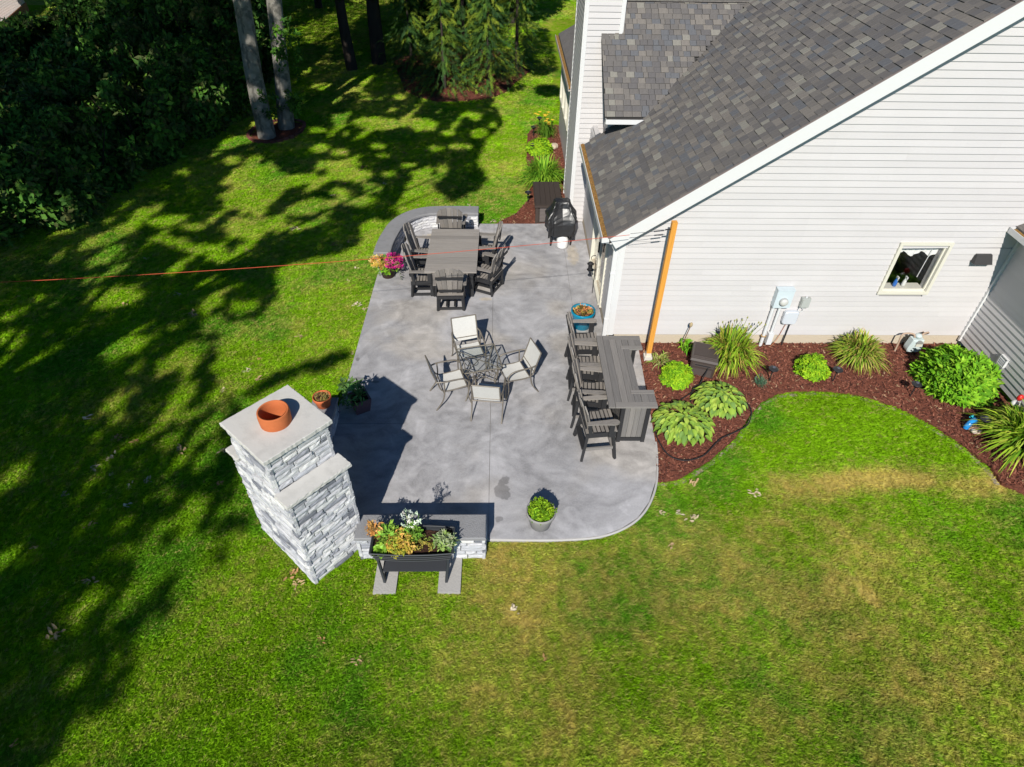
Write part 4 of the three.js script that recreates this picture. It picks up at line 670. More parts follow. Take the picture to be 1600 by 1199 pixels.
{
  const t = thing('gas_meter', 'pale grey gas meter on looped pipes at the foot of the wall', 'meter', [8.74, 0, GZ + 0.28]);
  const cm = mat(col(0.52, 0.6, 0.6), 0.45), pip = mat(col(0.42, 0.3, 0.22), 0.6);
  const s = new THREE.Shape(); s.moveTo(-0.1, 0.04); s.lineTo(0.1, 0.04); s.quadraticCurveTo(0.14, 0.05, 0.13, 0.14); s.lineTo(0.1, 0.32); s.lineTo(-0.1, 0.32); s.lineTo(-0.13, 0.14); s.quadraticCurveTo(-0.14, 0.05, -0.1, 0.04); const g = extr(s, 0.14, 0.02, 5); g.translate(0, 0, -0.07); part(t, 'case', g, cm);
  part(t, 'index_window', bx(0.12, 0.07, 0.03, [0.02, 0.24, 0.105]), mat(col(0.6, 0.58, 0.5), 0.3)); part(t, 'index_cover', (() => { const q = new THREE.CylinderGeometry(0.07, 0.07, 0.04, 18, 1, false, 0, Math.PI); q.rotateX(Math.PI / 2); q.rotateZ(Math.PI / 2); q.translate(0.02, 0.27, 0.1); return q; })(), mat(col(0.25, 0.25, 0.24), 0.5));
  part(t, 'inlet_pipe', tube([[-0.32, -0.05, -0.02], [-0.32, 0.25, -0.04], [-0.31, 0.38, -0.06], [-0.22, 0.42, -0.06], [-0.1, 0.42, -0.03], [-0.06, 0.36, 0]], 0.019, 30, 8), pip); part(t, 'outlet_pipe', tube([[0.06, 0.34, 0], [0.1, 0.42, -0.03], [0.22, 0.43, -0.08], [0.27, 0.38, -0.12], [0.27, 0.3, -0.2], [0.27, 0.3, -0.27]], 0.019, 30, 8), pip);
  const rg = new THREE.SphereGeometry(0.07, 16, 10); rg.scale(1, 0.7, 1); rg.translate(0, 0.40, 0); part(t, 'regulator', rg, cm);
}
{
  const t = thing('wall_light', 'dark hooded wall light on the white wall near the garage', 'light', [9.34, 2.12, GZ + 0.016]); const m = mat(col(0.035, 0.034, 0.035), 0.5);
  part(t, 'hood', hexa([[-0.18, -0.09, 0], [0.18, -0.09, 0], [0.15, 0.08, 0], [-0.15, 0.08, 0], [-0.18, -0.09, 0.14], [0.18, -0.09, 0.14], [0.15, 0.08, 0.05], [-0.15, 0.08, 0.05]]), m); part(t, 'lens', bx(0.24, 0.01, 0.08, [0, -0.096, 0.08]), pvc);
  const v = thing('wall_vent', 'small white louvred vent cover on the garage wall', 'vent', [9.88, 0.53, -9.48]);
  part(v, 'frame', merge([bx(0.05, 0.2, 0.02, [-0.02, 0, 0.09]), bx(0.05, 0.2, 0.02, [-0.02, 0, -0.09]), bx(0.05, 0.02, 0.2, [-0.02, 0.1, 0]), bx(0.05, 0.02, 0.2, [-0.02, -0.1, 0])]), trimMat); for (let i = 0; i < 4; i++) part(v, 'louvre', bx(0.05, 0.008, 0.16, [-0.025, -0.06 + i * 0.04, 0], [0, 0, 0.6]), trimMat);
}
{ // bottles on the sill inside the window
  const b = lathe([[0, 0], [0.035, 0], [0.04, 0.05], [0.035, 0.12], [0.016, 0.17], [0.016, 0.19], [0, 0.19]], 14);
  for (const [x, c, lab] of [[8.0, col(0.03, 0.14, 0.5), 'blue spray bottle standing inside the small window'], [8.18, col(0.7, 0.7, 0.68), 'white spray bottle standing inside the small window']]) { const t = thing('spray_bottle', lab, 'bottle', [x, WIN[2] + 0.062, GZ - 0.13]); part(t, 'bottle_body', b, mat(c, 0.35)); part(t, 'trigger', merge([bx(0.025, 0.035, 0.07, [0, 0.205, 0.01]), bx(0.012, 0.05, 0.012, [0, 0.17, 0.035])]), trimMat); }
}
{ // hose box and hose in the bed
  const t = thing('hose_box', 'dark brown plastic hose reel box in the mulch beside the daylilies', 'hose box', [4.13, -0.03, -9.9], -0.33), m = mat(col(0.055, 0.04, 0.035), 0.55), m2 = mat(col(0.085, 0.068, 0.062), 0.5);
  part(t, 'body', bx(0.48, 0.38, 0.5, [0, 0.19, 0]), m); part(t, 'lid', hexa([[-0.27, 0.38, -0.32], [0.27, 0.38, -0.32], [0.27, 0.40, 0.30], [-0.27, 0.40, 0.30], [-0.255, 0.43, -0.30], [0.255, 0.43, -0.30], [0.255, 0.445, 0.28], [-0.255, 0.445, 0.28]].map((p) => p)), m2);
  part(t, 'lid_inset', bx(0.44, 0.012, 0.42, [0, 0.444, -0.05], [0.0242 * -1, 0, 0]), m); part(t, 'lid_rib', merge([bx(0.48, 0.014, 0.018, [0, 0.452, 0.2]), bx(0.48, 0.014, 0.018, [0, 0.454, 0.25])]), m2);
  part(t, 'front_panel', bx(0.38, 0.16, 0.02, [0, 0.11, 0.258]), m2); part(t, 'slot_trim', merge([bx(0.42, 0.014, 0.02, [0, 0.31, 0.26]), bx(0.42, 0.014, 0.02, [0, 0.26, 0.26])]), m2); part(t, 'slot', bx(0.3, 0.035, 0.012, [0, 0.285, 0.253]), darkMat);
  const hp = [[4.16, 0.24, -9.64], [4.08, 0.16, -9.52], [3.95, 0.02, -9.36], [3.72, -0.0, -9.12], [3.5, 0.0, -8.95]];
  const h2 = [[3.67, 0, -8.86], [3.76, 0.01, -9.15], [3.86, 0.01, -9.32], [4.2, 0.01, -9.44], [4.5, 0.01, -9.3], [4.7, 0.01, -9.0], [4.78, 0.01, -8.65], [4.6, 0.01, -8.26], [4.3, 0.01, -8.06], [3.98, 0.01, -7.88], [3.6, 0.01, -7.5], [3.24, 0.01, -7.38], [2.98, 0.01, -7.5], [2.86, 0.01, -7.85], [2.84, 0.01, -8.1]];
  const ho = thing('garden_hose', 'black garden hose looping round the two hostas', 'hose'); part(ho, 'hose_line', tube(hp, 0.012, 40, 6), darkMat); part(ho, 'hose_line', tube(h2, 0.012, 120, 6), darkMat);
}
// solar path lights
{
  const blk = mat(col(0.02, 0.02, 0.022), 0.45), panel = mat(col(0.08, 0.09, 0.12), 0.2);
  const t = thing('solar_path_light', '', 'path light', [5.41, -0.03, -9.52], 0, 'solar lights staked in the planting beds');
  part(t, 'stake', rod([0, -0.03, 0], [0, 0.3, 0], 0.012), blk); const hd = lathe([[0, 0.36], [0.03, 0.365], [0.095, 0.335], [0.1, 0.325], [0.045, 0.322], [0.04, 0.26], [0, 0.265]], 18); part(t, 'head', hd, blk); const p = new THREE.CylinderGeometry(0.032, 0.032, 0.006, 14); p.translate(0, 0.366, 0); part(t, 'solar_panel', p, panel);
  t.userData.label = 'black solar path light between the bluish tuft and the electric meter';
  dup(t, [6.69, -0.03, -9.5], 0.5, 'black solar path light between the round bright shrub and the yellowing daylilies'); dup(t, [8.06, -0.03, -9.07], 1, 'black solar path light at the edge of the large leafy shrub'); dup(t, [8.86, -0.03, -8.12], 2, 'black solar path light over the blue garden ornament');
  dup(t, [0.80, -0.03, -17.35], 2, 'black solar path light beside the brown deck box'); dup(t, [1.06, -0.03, -20.9], 1, 'black solar path light in the narrow bed by the sunroom'); dup(t, [1.15, -0.03, -22.5], 0, 'black solar path light beside the yellow flowers by the sunroom', ); dup(t, [1.4, -0.03, -23.4], 0, 'black solar path light at the far end of the bed by the sunroom');
}
{ // ornament with blue glaze and tan stones
  const t = thing('garden_ornament', 'small garden ornament with a blue glazed arch over tan stones', 'ornament', [8.78, -0.04, -8.2], 0.5);
  const a = new THREE.TorusGeometry(0.13, 0.05, 10, 24, Math.PI); a.translate(0, 0.06, -0.03); part(t, 'blue_arch', a, mat(col(0.02, 0.25, 0.62), 0.25)); const a2 = new THREE.TorusGeometry(0.15, 0.028, 8, 20, 1.6); a2.rotateZ(0.2); a2.translate(0.06, 0.05, -0.1); part(t, 'teal_band', a2, mat(col(0.03, 0.42, 0.5), 0.3));
  const q = rng(77); for (let i = 0; i < 8; i++) { const s = new THREE.IcosahedronGeometry(0.055 + 0.03 * q(), 1); s.scale(1, 0.6, 0.9); s.rotateY(q() * 3); s.translate(-0.1 + 0.24 * q(), 0.03 + 0.06 * q(), 0.02 + 0.16 * q()); part(t, 'tan_stone', s, mat(col(...pick([[0.5, 0.32, 0.2], [0.55, 0.38, 0.3], [0.35, 0.18, 0.12], [0.6, 0.5, 0.42]])), 0.7)); }
  const g = thing('garden_flag', 'red and white painted garden decoration by the garage wall', 'ornament', [9.68, -0.03, -8.55], 0.3); part(g, 'stake', rod([0, 0, 0], [0, 0.4, 0], 0.01), darkMat); const rb = new THREE.SphereGeometry(0.06, 14, 10); rb.scale(1, 1.2, 0.8); rb.translate(0.02, 0.45, 0); part(g, 'red_top', rb, mat(col(0.6, 0.02, 0.02), 0.4)); const wb = new THREE.SphereGeometry(0.09, 14, 10); wb.scale(1, 0.8, 0.8); wb.translate(0, 0.32, 0); part(g, 'white_body', wb, trimMat);
}
{ // lantern by the door
  const t = thing('hanging_lantern', 'small black lantern hanging beside the sliding glass door', 'lantern', [2.12, 0, -12.62]); part(t, 'hook_pole', tube([[0.05, 0, 0], [0.05, 0.9, 0], [0.02, 1.0, 0], [-0.05, 0.98, 0], [-0.06, 0.88, 0]], 0.008, 30, 6), darkMat); const c = lathe([[0, 0.86], [0.03, 0.84], [0.08, 0.79], [0.05, 0.77], [0.05, 0.66], [0.075, 0.64], [0, 0.63]], 14); c.translate(-0.06, 0, 0); part(t, 'lantern_body', c, darkMat);
}
// ---------- plants ----------
function ribbon(pts, w0, w1) { // leaf blade along points (x,y,z), flat, tapering
  const P = [], I = [], n = pts.length; const side = V3(pts[n - 1][0] - pts[0][0], 0, pts[n - 1][2] - pts[0][2]).normalize(); const s = V3(-side.z, 0, side.x);
  for (let i = 0; i < n; i++) { const k = i / (n - 1), w = (k < 0.3 ? lerp(w0, w1, k / 0.3) : lerp(w1, 0.0015, Math.pow((k - 0.3) / 0.7, 1.6))) / 2; P.push(pts[i][0] - s.x * w, pts[i][1], pts[i][2] - s.z * w, pts[i][0] + s.x * w, pts[i][1], pts[i][2] + s.z * w); if (i) { const a = 2 * i - 2; I.push(a, a + 1, a + 2, a + 1, a + 3, a + 2); } }
  const g = new THREE.BufferGeometry(); g.setAttribute('position', new THREE.BufferAttribute(new Float32Array(P), 3)); g.setIndex(I); g.computeVertexNormals(); return g;
}
function colored(g, c) { const n = g.attributes.position.count, a = new Float32Array(n * 3); for (let i = 0; i < n; i++) { a[3 * i] = c[0]; a[3 * i + 1] = c[1]; a[3 * i + 2] = c[2]; } g.setAttribute('color', new THREE.BufferAttribute(a, 3)); return g; }
const leafVC = new THREE.MeshPhysicalMaterial({ color: 0xffffff, vertexColors: true, roughness: 0.7, specularIntensity: 0.3, side: THREE.DoubleSide });
const jit = (c, k = 0.25) => { const f = 1 + (R() - 0.5) * 2 * k; return [c[0] * f * (1 + (R() - 0.5) * k), c[1] * f, c[2] * f]; };
function bladeClump(t, n, r, h, len, w, cols, name = 'blade_clump') {
  const L = [];
  for (let i = 0; i < n; i++) {
    const a = rr(0, 6.283), r0 = r * 0.34 * Math.sqrt(R()), l = len * rr(0.65, 1.1), out = rr(0.25, 1), hh = h * rr(0.75, 1.15) * (1.2 - 0.5 * out), dx = Math.cos(a), dz = Math.sin(a), pts = [];
    for (let k = 0; k <= 5; k++) { const s = k / 5, d = r0 + l * out * s * (0.75 + 0.25 * s), y = hh * (2.5 * s - (0.9 + 1.35 * out) * s * s) ; pts.push([dx * d + 0.04 * Math.sin(i + s * 3), Math.max(0.01, y), dz * d + 0.04 * Math.cos(i * 2 + s * 2)]); }
    L.push(colored(ribbon(pts, w * 0.7, w * rr(0.8, 1.2)), jit(pick(cols))));
  }
  return part(t, name, merge(L), leafVC);
}
function leafShape(l, w, fold = 0.25, droop = 0.2, nx = 2, ny = 4) { // leaf lying along +z from the origin
  const g = new THREE.PlaneGeometry(1, 1, nx, ny), p = g.attributes.position;
  for (let i = 0; i < p.count; i++) { const u = p.getX(i) * 2, v = p.getY(i) + 0.5, ww = w * Math.pow(Math.sin(Math.PI * Math.min(1, 0.08 + 0.92 * Math.pow(v, 0.8))), 0.8) / 2; p.setXYZ(i, u * ww, fold * Math.abs(u) * ww - droop * l * v * v, v * l); }
  g.computeVertexNormals(); return g;
}
function clusterGeo(n, l, w, spread, seed, up = 0.4) {
  const q = rng(seed), L = [];
  for (let i = 0; i < n; i++) { const g = leafShape(l * (0.7 + 0.6 * q()), w * (0.7 + 0.6 * q()), 0.3, 0.15, 2, 2), e = new THREE.Euler(-up + (q() - 0.5) * 1.6, q() * 6.283, (q() - 0.5) * 0.8, 'YXZ'); g.applyMatrix4(new THREE.Matrix4().makeRotationFromEuler(e)); const a = q() * 6.283, b = Math.acos(2 * q() - 1), r = spread * Math.cbrt(q()); g.translate(r * Math.sin(b) * Math.cos(a), r * Math.cos(b), r * Math.sin(b) * Math.sin(a)); L.push(g); }
  return merge(L);
}
const leafMat = new THREE.MeshPhysicalMaterial({ color: 0xffffff, roughness: 0.7, specularIntensity: 0.3, side: THREE.DoubleSide });
function instances(parent, name, geo, material, list) { // list of {p, s, c, e}
  const im = new THREE.InstancedMesh(geo, material, list.length), q = new THREE.Quaternion(), M = new THREE.Matrix4();
  list.forEach((o, i) => { if (o.q) q.copy(o.q); else q.setFromEuler(o.e); const s = o.s; M.compose(V3(...o.p), q, Array.isArray(s) ? V3(...s) : V3(s, s, s)); im.setMatrixAt(i, M); im.setColorAt(i, col(...o.c)); });
  im.name = name; im.userData.kind = 'stuff'; shadow(im); parent.add(im); return im;
}
const rndE = () => new THREE.Euler(rr(-0.5, 0.5), rr(0, 6.283), rr(-0.5, 0.5));
const smallCluster = clusterGeo(9, 0.05, 0.028, 0.05, 41), bushCluster = clusterGeo(7, 0.12, 0.05, 0.07, 42, 0.1), treeCluster = clusterGeo(11, 0.16, 0.09, 0.17, 43, 0);
function roundShrub(label, x, z, r, h, n, cols, geo, sc, name = 'round_shrub') {
  const t = thing(name, label, 'shrub', [x, -0.03, z]), L = [];
  for (let i = 0; i < n; i++) { const a = rr(0, 6.283), u = Math.pow(R(), 0.8), v = 1 - Math.pow(R(), 2.2) * 0.45, lump = 0.9 + 0.2 * vnoise(Math.cos(a) * 2.2 + 5, Math.sin(a) * 2.2 + u * 3 + x, 91), ph = Math.acos(1 - u * 1.05); L.push({ p: [Math.sin(ph) * Math.cos(a) * r * v * lump, 0.06 + Math.max(0.02, Math.cos(ph) * (h - 0.08)) * v * lump, Math.sin(ph) * Math.sin(a) * r * v * lump], s: sc * rr(0.75, 1.25), c: jit(pick(cols), 0.2), e: new THREE.Euler(ph * Math.sin(a) * 0.6, rr(0, 6.28), -ph * Math.cos(a) * 0.6) }); }
  instances(t, 'foliage', geo, leafMat, L); const st = []; for (let i = 0; i < 7; i++) { const a = i * 0.9; st.push(rod([0.02 * Math.cos(a), 0, 0.02 * Math.sin(a)], [Math.cos(a) * r * 0.5, h * 0.6, Math.sin(a) * r * 0.5], 0.008, 0.004, 5)); } part(t, 'stem', merge(st), mat(col(0.07, 0.045, 0.03), 0.9)); return t;
}
const LIME = [[0.18, 0.36, 0.010], [0.24, 0.44, 0.012], [0.12, 0.28, 0.010], [0.30, 0.47, 0.016]], GREEN = [[0.13, 0.32, 0.012], [0.18, 0.40, 0.016], [0.09, 0.24, 0.012], [0.25, 0.46, 0.03]], LILY = [[0.20, 0.34, 0.018], [0.28, 0.42, 0.025], [0.13, 0.25, 0.014], [0.38, 0.44, 0.05], [0.34, 0.27, 0.06]];
roundShrub('small bright green mounded shrub beside the brown hose box', 3.52, -9.52, 0.29, 0.42, 650, LIME, smallCluster, 1.0);
roundShrub('small bright lime mounded shrub below the wall between two solar lights', 6.34, -9.78, 0.30, 0.42, 650, LIME, smallCluster, 1.0);
roundShrub('large leafy green shrub in the corner by the garage wall', 9.05, -9.42, 0.66, 0.76, 1300, GREEN, bushCluster, 1.0, 'large_shrub');
{
  const t = thing('daylily_clump', 'tall arching daylily clump behind the brown hose box', 'plant', [4.72, -0.03, -10.08]); bladeClump(t, 620, 0.6, 0.6, 0.62, 0.034, LILY);
  const st = [], fl = []; for (let i = 0; i < 16; i++) { const a = rr(-1.2, 1.2) - 1.2, l = rr(0.2, 0.55), tip = [Math.cos(a) * l + 0.1, rr(0.75, 0.98), Math.sin(a) * l * 0.4 - 0.1]; st.push(tube([[0, 0, 0], [tip[0] * 0.5, tip[1] * 0.6, tip[2] * 0.5], tip], 0.004, 8, 4)); const b = new THREE.IcosahedronGeometry(0.016, 0); b.scale(1, 2, 1); b.translate(...tip); fl.push(b); } part(t, 'flower_stalk', merge(st), mat(col(0.14, 0.18, 0.05), 0.8)); part(t, 'bud', merge(fl), mat(col(0.3, 0.3, 0.1), 0.8));
  const t2 = thing('daylily_clump', 'yellowing daylily clump against the wall under the small window', 'plant', [7.45, -0.03, -10.2]); bladeClump(t2, 560, 0.55, 0.46, 0.56, 0.032, [[0.24, 0.34, 0.03], [0.34, 0.39, 0.05], [0.16, 0.28, 0.02], [0.44, 0.33, 0.1]]);
  const t3 = thing('daylily_clump', 'broad daylily clump spilling over the lawn beside the blue ornament', 'plant', [9.42, -0.03, -7.7]); bladeClump(t3, 700, 0.85, 0.58, 0.84, 0.04, [[0.22, 0.36, 0.02], [0.3, 0.44, 0.03], [0.12, 0.25, 0.014], [0.38, 0.44, 0.06]]);
  const t4 = thing('daylily_clump', 'dense green daylily clump next to the brown deck box', 'plant', [1.3, -0.03, -18.55]); bladeClump(t4, 620, 0.8, 0.64, 0.8, 0.038, [[0.09, 0.24, 0.014], [0.15, 0.32, 0.02], [0.24, 0.4, 0.03]]);
  const t5 = thing('daylily_clump', 'daylily clump with yellow flowers beside the sunroom wall', 'plant', [1.6, -0.03, -22.5]); bladeClump(t5, 160, 0.5, 0.5, 0.5, 0.03, [[0.08, 0.18, 0.016], [0.12, 0.24, 0.02]]);
  const pet = []; for (let i = 0; i < 14; i++) { const a = rr(0, 6.28), l = rr(0.05, 0.5), p = [Math.cos(a) * l, rr(0.55, 0.8), Math.sin(a) * l]; for (let k = 0; k < 5; k++) { const g = leafShape(0.085, 0.05, 0.2, 0.3, 2, 2); g.rotateX(-0.5); g.rotateY(k * 1.257); g.translate(...p); pet.push(g); } } part(t5, 'blossom', merge(pet), mat(col(0.75, 0.5, 0.04), 0.6));
  roundShrub('bushy light green perennial in the narrow bed by the sunroom', 1.3, -21.1, 0.42, 0.45, 650, LIME, smallCluster, 1.3, 'perennial');
  const t6 = thing('grass_tuft', 'small bluish grass tuft in the mulch', 'plant', [5.18, -0.03, -9.42]); bladeClump(t6, 90, 0.16, 0.16, 0.17, 0.007, [[0.07, 0.16, 0.09], [0.1, 0.2, 0.12]]);
  const t7 = thing('weed_patch', 'pale weeds at the foot of the timber post', 'plant', [3.3, -0.03, -10.12]); bladeClump(t7, 60, 0.3, 0.16, 0.28, 0.022, [[0.3, 0.33, 0.08], [0.16, 0.28, 0.04], [0.4, 0.38, 0.15]]);
  const t8 = thing('seedling', 'leafy stalk with a dried seed head against the wall', 'plant', [3.92, -0.03, -10.5]); bladeClump(t8, 26, 0.2, 0.25, 0.22, 0.05, GREEN); part(t8, 'stalk', tube([[-0.05, 0, 0], [-0.06, 0.3, 0], [0, 0.62, -0.02]], 0.01, 12, 5), mat(col(0.16, 0.1, 0.06), 0.9)); const sd = new THREE.IcosahedronGeometry(0.035, 1); sd.scale(1, 1.7, 1); sd.translate(0.005, 0.66, -0.02); part(t8, 'seed_head', sd, mat(col(0.42, 0.33, 0.2), 0.9));
  const rk = new THREE.IcosahedronGeometry(0.16, 2); rk.scale(1, 0.6, 1.2); const rp = rk.attributes.position; for (let i = 0; i < rp.count; i++) { const f = 0.85 + 0.3 * vnoise(rp.getX(i) * 9 + 5, rp.getZ(i) * 9 + rp.getY(i) * 7, 96); rp.setXYZ(i, rp.getX(i) * f, rp.getY(i) * f, rp.getZ(i) * f); } rk.computeVertexNormals(); rk.translate(1.8, 0.02, -21.5); solo('rock', 'pale tan rock in the narrow bed by the sunroom', 'rock', triUV(rk), mat(col(0.5, 0.42, 0.32), 0.9, { bumpMap: speckBump, bumpScale: 0.01 }));
}
{ // hostas: every leaf its own mesh
  const gs = [leafShape(0.17, 0.105, 0.35, 0.3, 4, 5), leafShape(0.15, 0.1, 0.3, 0.42, 4, 5), leafShape(0.18, 0.1, 0.45, 0.22, 4, 5)];
  const ms = [[0.18, 0.30, 0.035], [0.24, 0.37, 0.04], [0.14, 0.25, 0.05], [0.32, 0.43, 0.06]].map((c) => mat(col(...c), 0.7));
  const hosta = (label, x, z, r, h) => { const t = thing('hosta', label, 'plant', [x, -0.03, z]); const core = new THREE.SphereGeometry(1, 14, 8, 0, 6.29, 0, 1.5); core.scale(r * 0.62, h * 0.62, r * 0.62); part(t, 'leaf_stems', core, mat(col(0.05, 0.09, 0.02), 0.9));
    let n = 0; for (let ring = 0; ring < 11; ring++) { const k = (ring + 0.5) / 11, rad = r * Math.pow(k, 0.85), m = Math.max(3, Math.round(6.283 * rad / 0.088)); for (let i = 0; i < m; i++) { const a = (i + 0.5 * (ring % 2) + rr(-0.25, 0.25)) / m * 6.283, q = rad * rr(0.94, 1.05) - 0.08, y = h * (0.22 + 0.78 * Math.sqrt(Math.max(0.02, 1 - k * k * 0.97))) * rr(0.86, 1.08); const f = part(t, 'leaf', gs[n % 3], pick(ms)); f.position.set(Math.cos(a) * q, y, Math.sin(a) * q); f.rotation.set(lerp(-0.1, 0.38, k) + rr(-0.25, 0.3), Math.PI / 2 - a + rr(-0.5, 0.5), rr(-0.35, 0.35), 'YXZ'); f.scale.setScalar(rr(0.7, 1.05) * (0.75 + 0.25 * k)); n++; } } return t; };
  hosta('larger round hosta beside the end of the bar', 3.36, -8.2, 0.56, 0.38); hosta('smaller round hosta ringed by the black hose', 4.2, -8.84, 0.5, 0.36);
}
// pots
const potMat = (c, r = 0.7) => mat(col(...c), r, { bumpMap: speckBump, bumpScale: 0.003 });
function pot(name, label, x, y, z, r, h, taper, m, rim = 0.03) {
  const t = thing(name, label, 'plant pot', [x, y, z]); const g = lathe([[0, 0], [r * taper, 0], [r - 0.02, h - 0.06], [r, h - 0.055], [r, h], [r - rim, h], [r - rim - 0.01, h - 0.08], [0, h - 0.08]], 32); part(t, 'vessel', triUV(g), m);
  const s = new THREE.CircleGeometry(r - rim - 0.005, 24); s.rotateX(-Math.PI / 2); s.translate(0, h - 0.05, 0); part(t, 'soil', triUV(s), mat(col(0.035, 0.022, 0.016), 1, { bumpMap: speckBump, bumpScale: 0.02 })); return t;
}
function bunch(t, name, n, r, y0, y1, cols, geo, sc, dx = 0, dz = 0) { const L = []; for (let i = 0; i < n; i++) { const a = rr(0, 6.283), d = r * Math.sqrt(R()); L.push({ p: [dx + Math.cos(a) * d, lerp(y0, y1, R() * (1 - 0.6 * (d / r) * (d / r))), dz + Math.sin(a) * d], s: sc * rr(0.7, 1.3), c: jit(pick(cols), 0.25), e: rndE() }); } return instances(t, name, geo, leafMat, L); }
{
  const a = pot('teal_pot', 'large teal glazed pot of dry orange flowers at the house corner', 1.8, 0, -11.33, 0.265, 0.42, 0.72, potMat([0.0, 0.22, 0.36], 0.3)); bunch(a, 'flowers', 90, 0.2, 0.36, 0.48, [[0.5, 0.2, 0.08], [0.55, 0.3, 0.12], [0.15, 0.14, 0.03], [0.3, 0.25, 0.05], [0.08, 0.06, 0.03]], smallCluster, 0.75);
  const b = pot('grey_pot', 'pale grey round pot of bright green herbs at the patio edge', 0.64, 0, -6.06, 0.235, 0.34, 0.68, potMat([0.30, 0.29, 0.28], 0.85), 0.022); bunch(b, 'foliage', 190, 0.195, 0.30, 0.48, [[0.2, 0.36, 0.012], [0.28, 0.44, 0.02], [0.13, 0.27, 0.012]], smallCluster, 0.8);
  const c = pot('flower_pot', 'brown pot of magenta and yellow petunias at the end of the curved wall', -2.72, 0, -13.33, 0.2, 0.3, 0.72, potMat([0.055, 0.03, 0.024], 0.7)); bunch(c, 'foliage', 90, 0.3, 0.2, 0.52, GREEN, smallCluster, 0.9);
  bunch(c, 'yellow_blossom', 95, 0.24, 0.3, 0.58, [[0.72, 0.5, 0.08], [0.8, 0.6, 0.22], [0.7, 0.36, 0.1]], smallCluster, 0.8, -0.17, 0.0); bunch(c, 'magenta_blossom', 105, 0.25, 0.28, 0.6, [[0.55, 0.01, 0.22], [0.68, 0.02, 0.3], [0.45, 0.01, 0.16], [0.7, 0.12, 0.25]], smallCluster, 0.8, 0.16, -0.02);
  const tr = []; for (let i = 0; i < 14; i++) { const k = i / 14, g = leafShape(0.05, 0.03, 0.2, 0.2, 2, 2); g.rotateY(i * 1.9); g.translate(0.26 + 0.1 * k, 0.3 - 0.26 * k, 0.1 + 0.12 * k); tr.push(g); } part(c, 'trailing_stem', merge(tr), mat(col(0.05, 0.09, 0.03), 0.7));
  const d = pot('terracotta_pot', 'orange terracotta bowl of succulents on the low stone wall', -3.16, 0.462, -8.3, 0.165, 0.22, 0.7, potMat([0.55, 0.14, 0.05], 0.75), 0.02); bunch(d, 'succulents', 46, 0.125, 0.17, 0.24, [[0.3, 0.22, 0.06], [0.2, 0.2, 0.06], [0.12, 0.06, 0.04], [0.38, 0.26, 0.1]], smallCluster, 0.7);
  const e = thing('square_planter', 'square purplish brown planter holding a leafy plant in the fireplace shadow', 'plant pot', [-2.62, 0, -8.68], 0.5), pm = potMat([0.13, 0.075, 0.085], 0.7);
  part(e, 'vessel', merge([hexa([[-0.13, 0, 0.13], [0.13, 0, 0.13], [0.18, 0.32, 0.18], [-0.18, 0.32, 0.18], [-0.13, 0, 0.11], [0.13, 0, 0.11], [0.15, 0.32, 0.15], [-0.15, 0.32, 0.15]]), hexa([[-0.13, 0, -0.13], [0.13, 0, -0.13], [0.18, 0.32, -0.18], [-0.18, 0.32, -0.18], [-0.13, 0, -0.11], [0.13, 0, -0.11], [0.15, 0.32, -0.15], [-0.15, 0.32, -0.15]]), hexa([[0.13, 0, -0.128], [0.13, 0, 0.128], [0.18, 0.318, 0.178], [0.18, 0.318, -0.178], [0.11, 0, -0.128], [0.11, 0, 0.128], [0.15, 0.318, 0.178], [0.15, 0.318, -0.178]]), hexa([[-0.13, 0, -0.128], [-0.13, 0, 0.128], [-0.18, 0.318, 0.178], [-0.18, 0.318, -0.178], [-0.11, 0, -0.128], [-0.11, 0, 0.128], [-0.15, 0.318, 0.178], [-0.15, 0.318, -0.178]])]), pm);
  part(e, 'soil', bx(0.29, 0.02, 0.29, [0, 0.26, 0]), mat(col(0.03, 0.02, 0.015), 1)); bunch(e, 'foliage', 46, 0.24, 0.3, 0.75, [[0.1, 0.2, 0.05], [0.07, 0.15, 0.04]], bushCluster, 0.75, -0.14, 0.0);
}
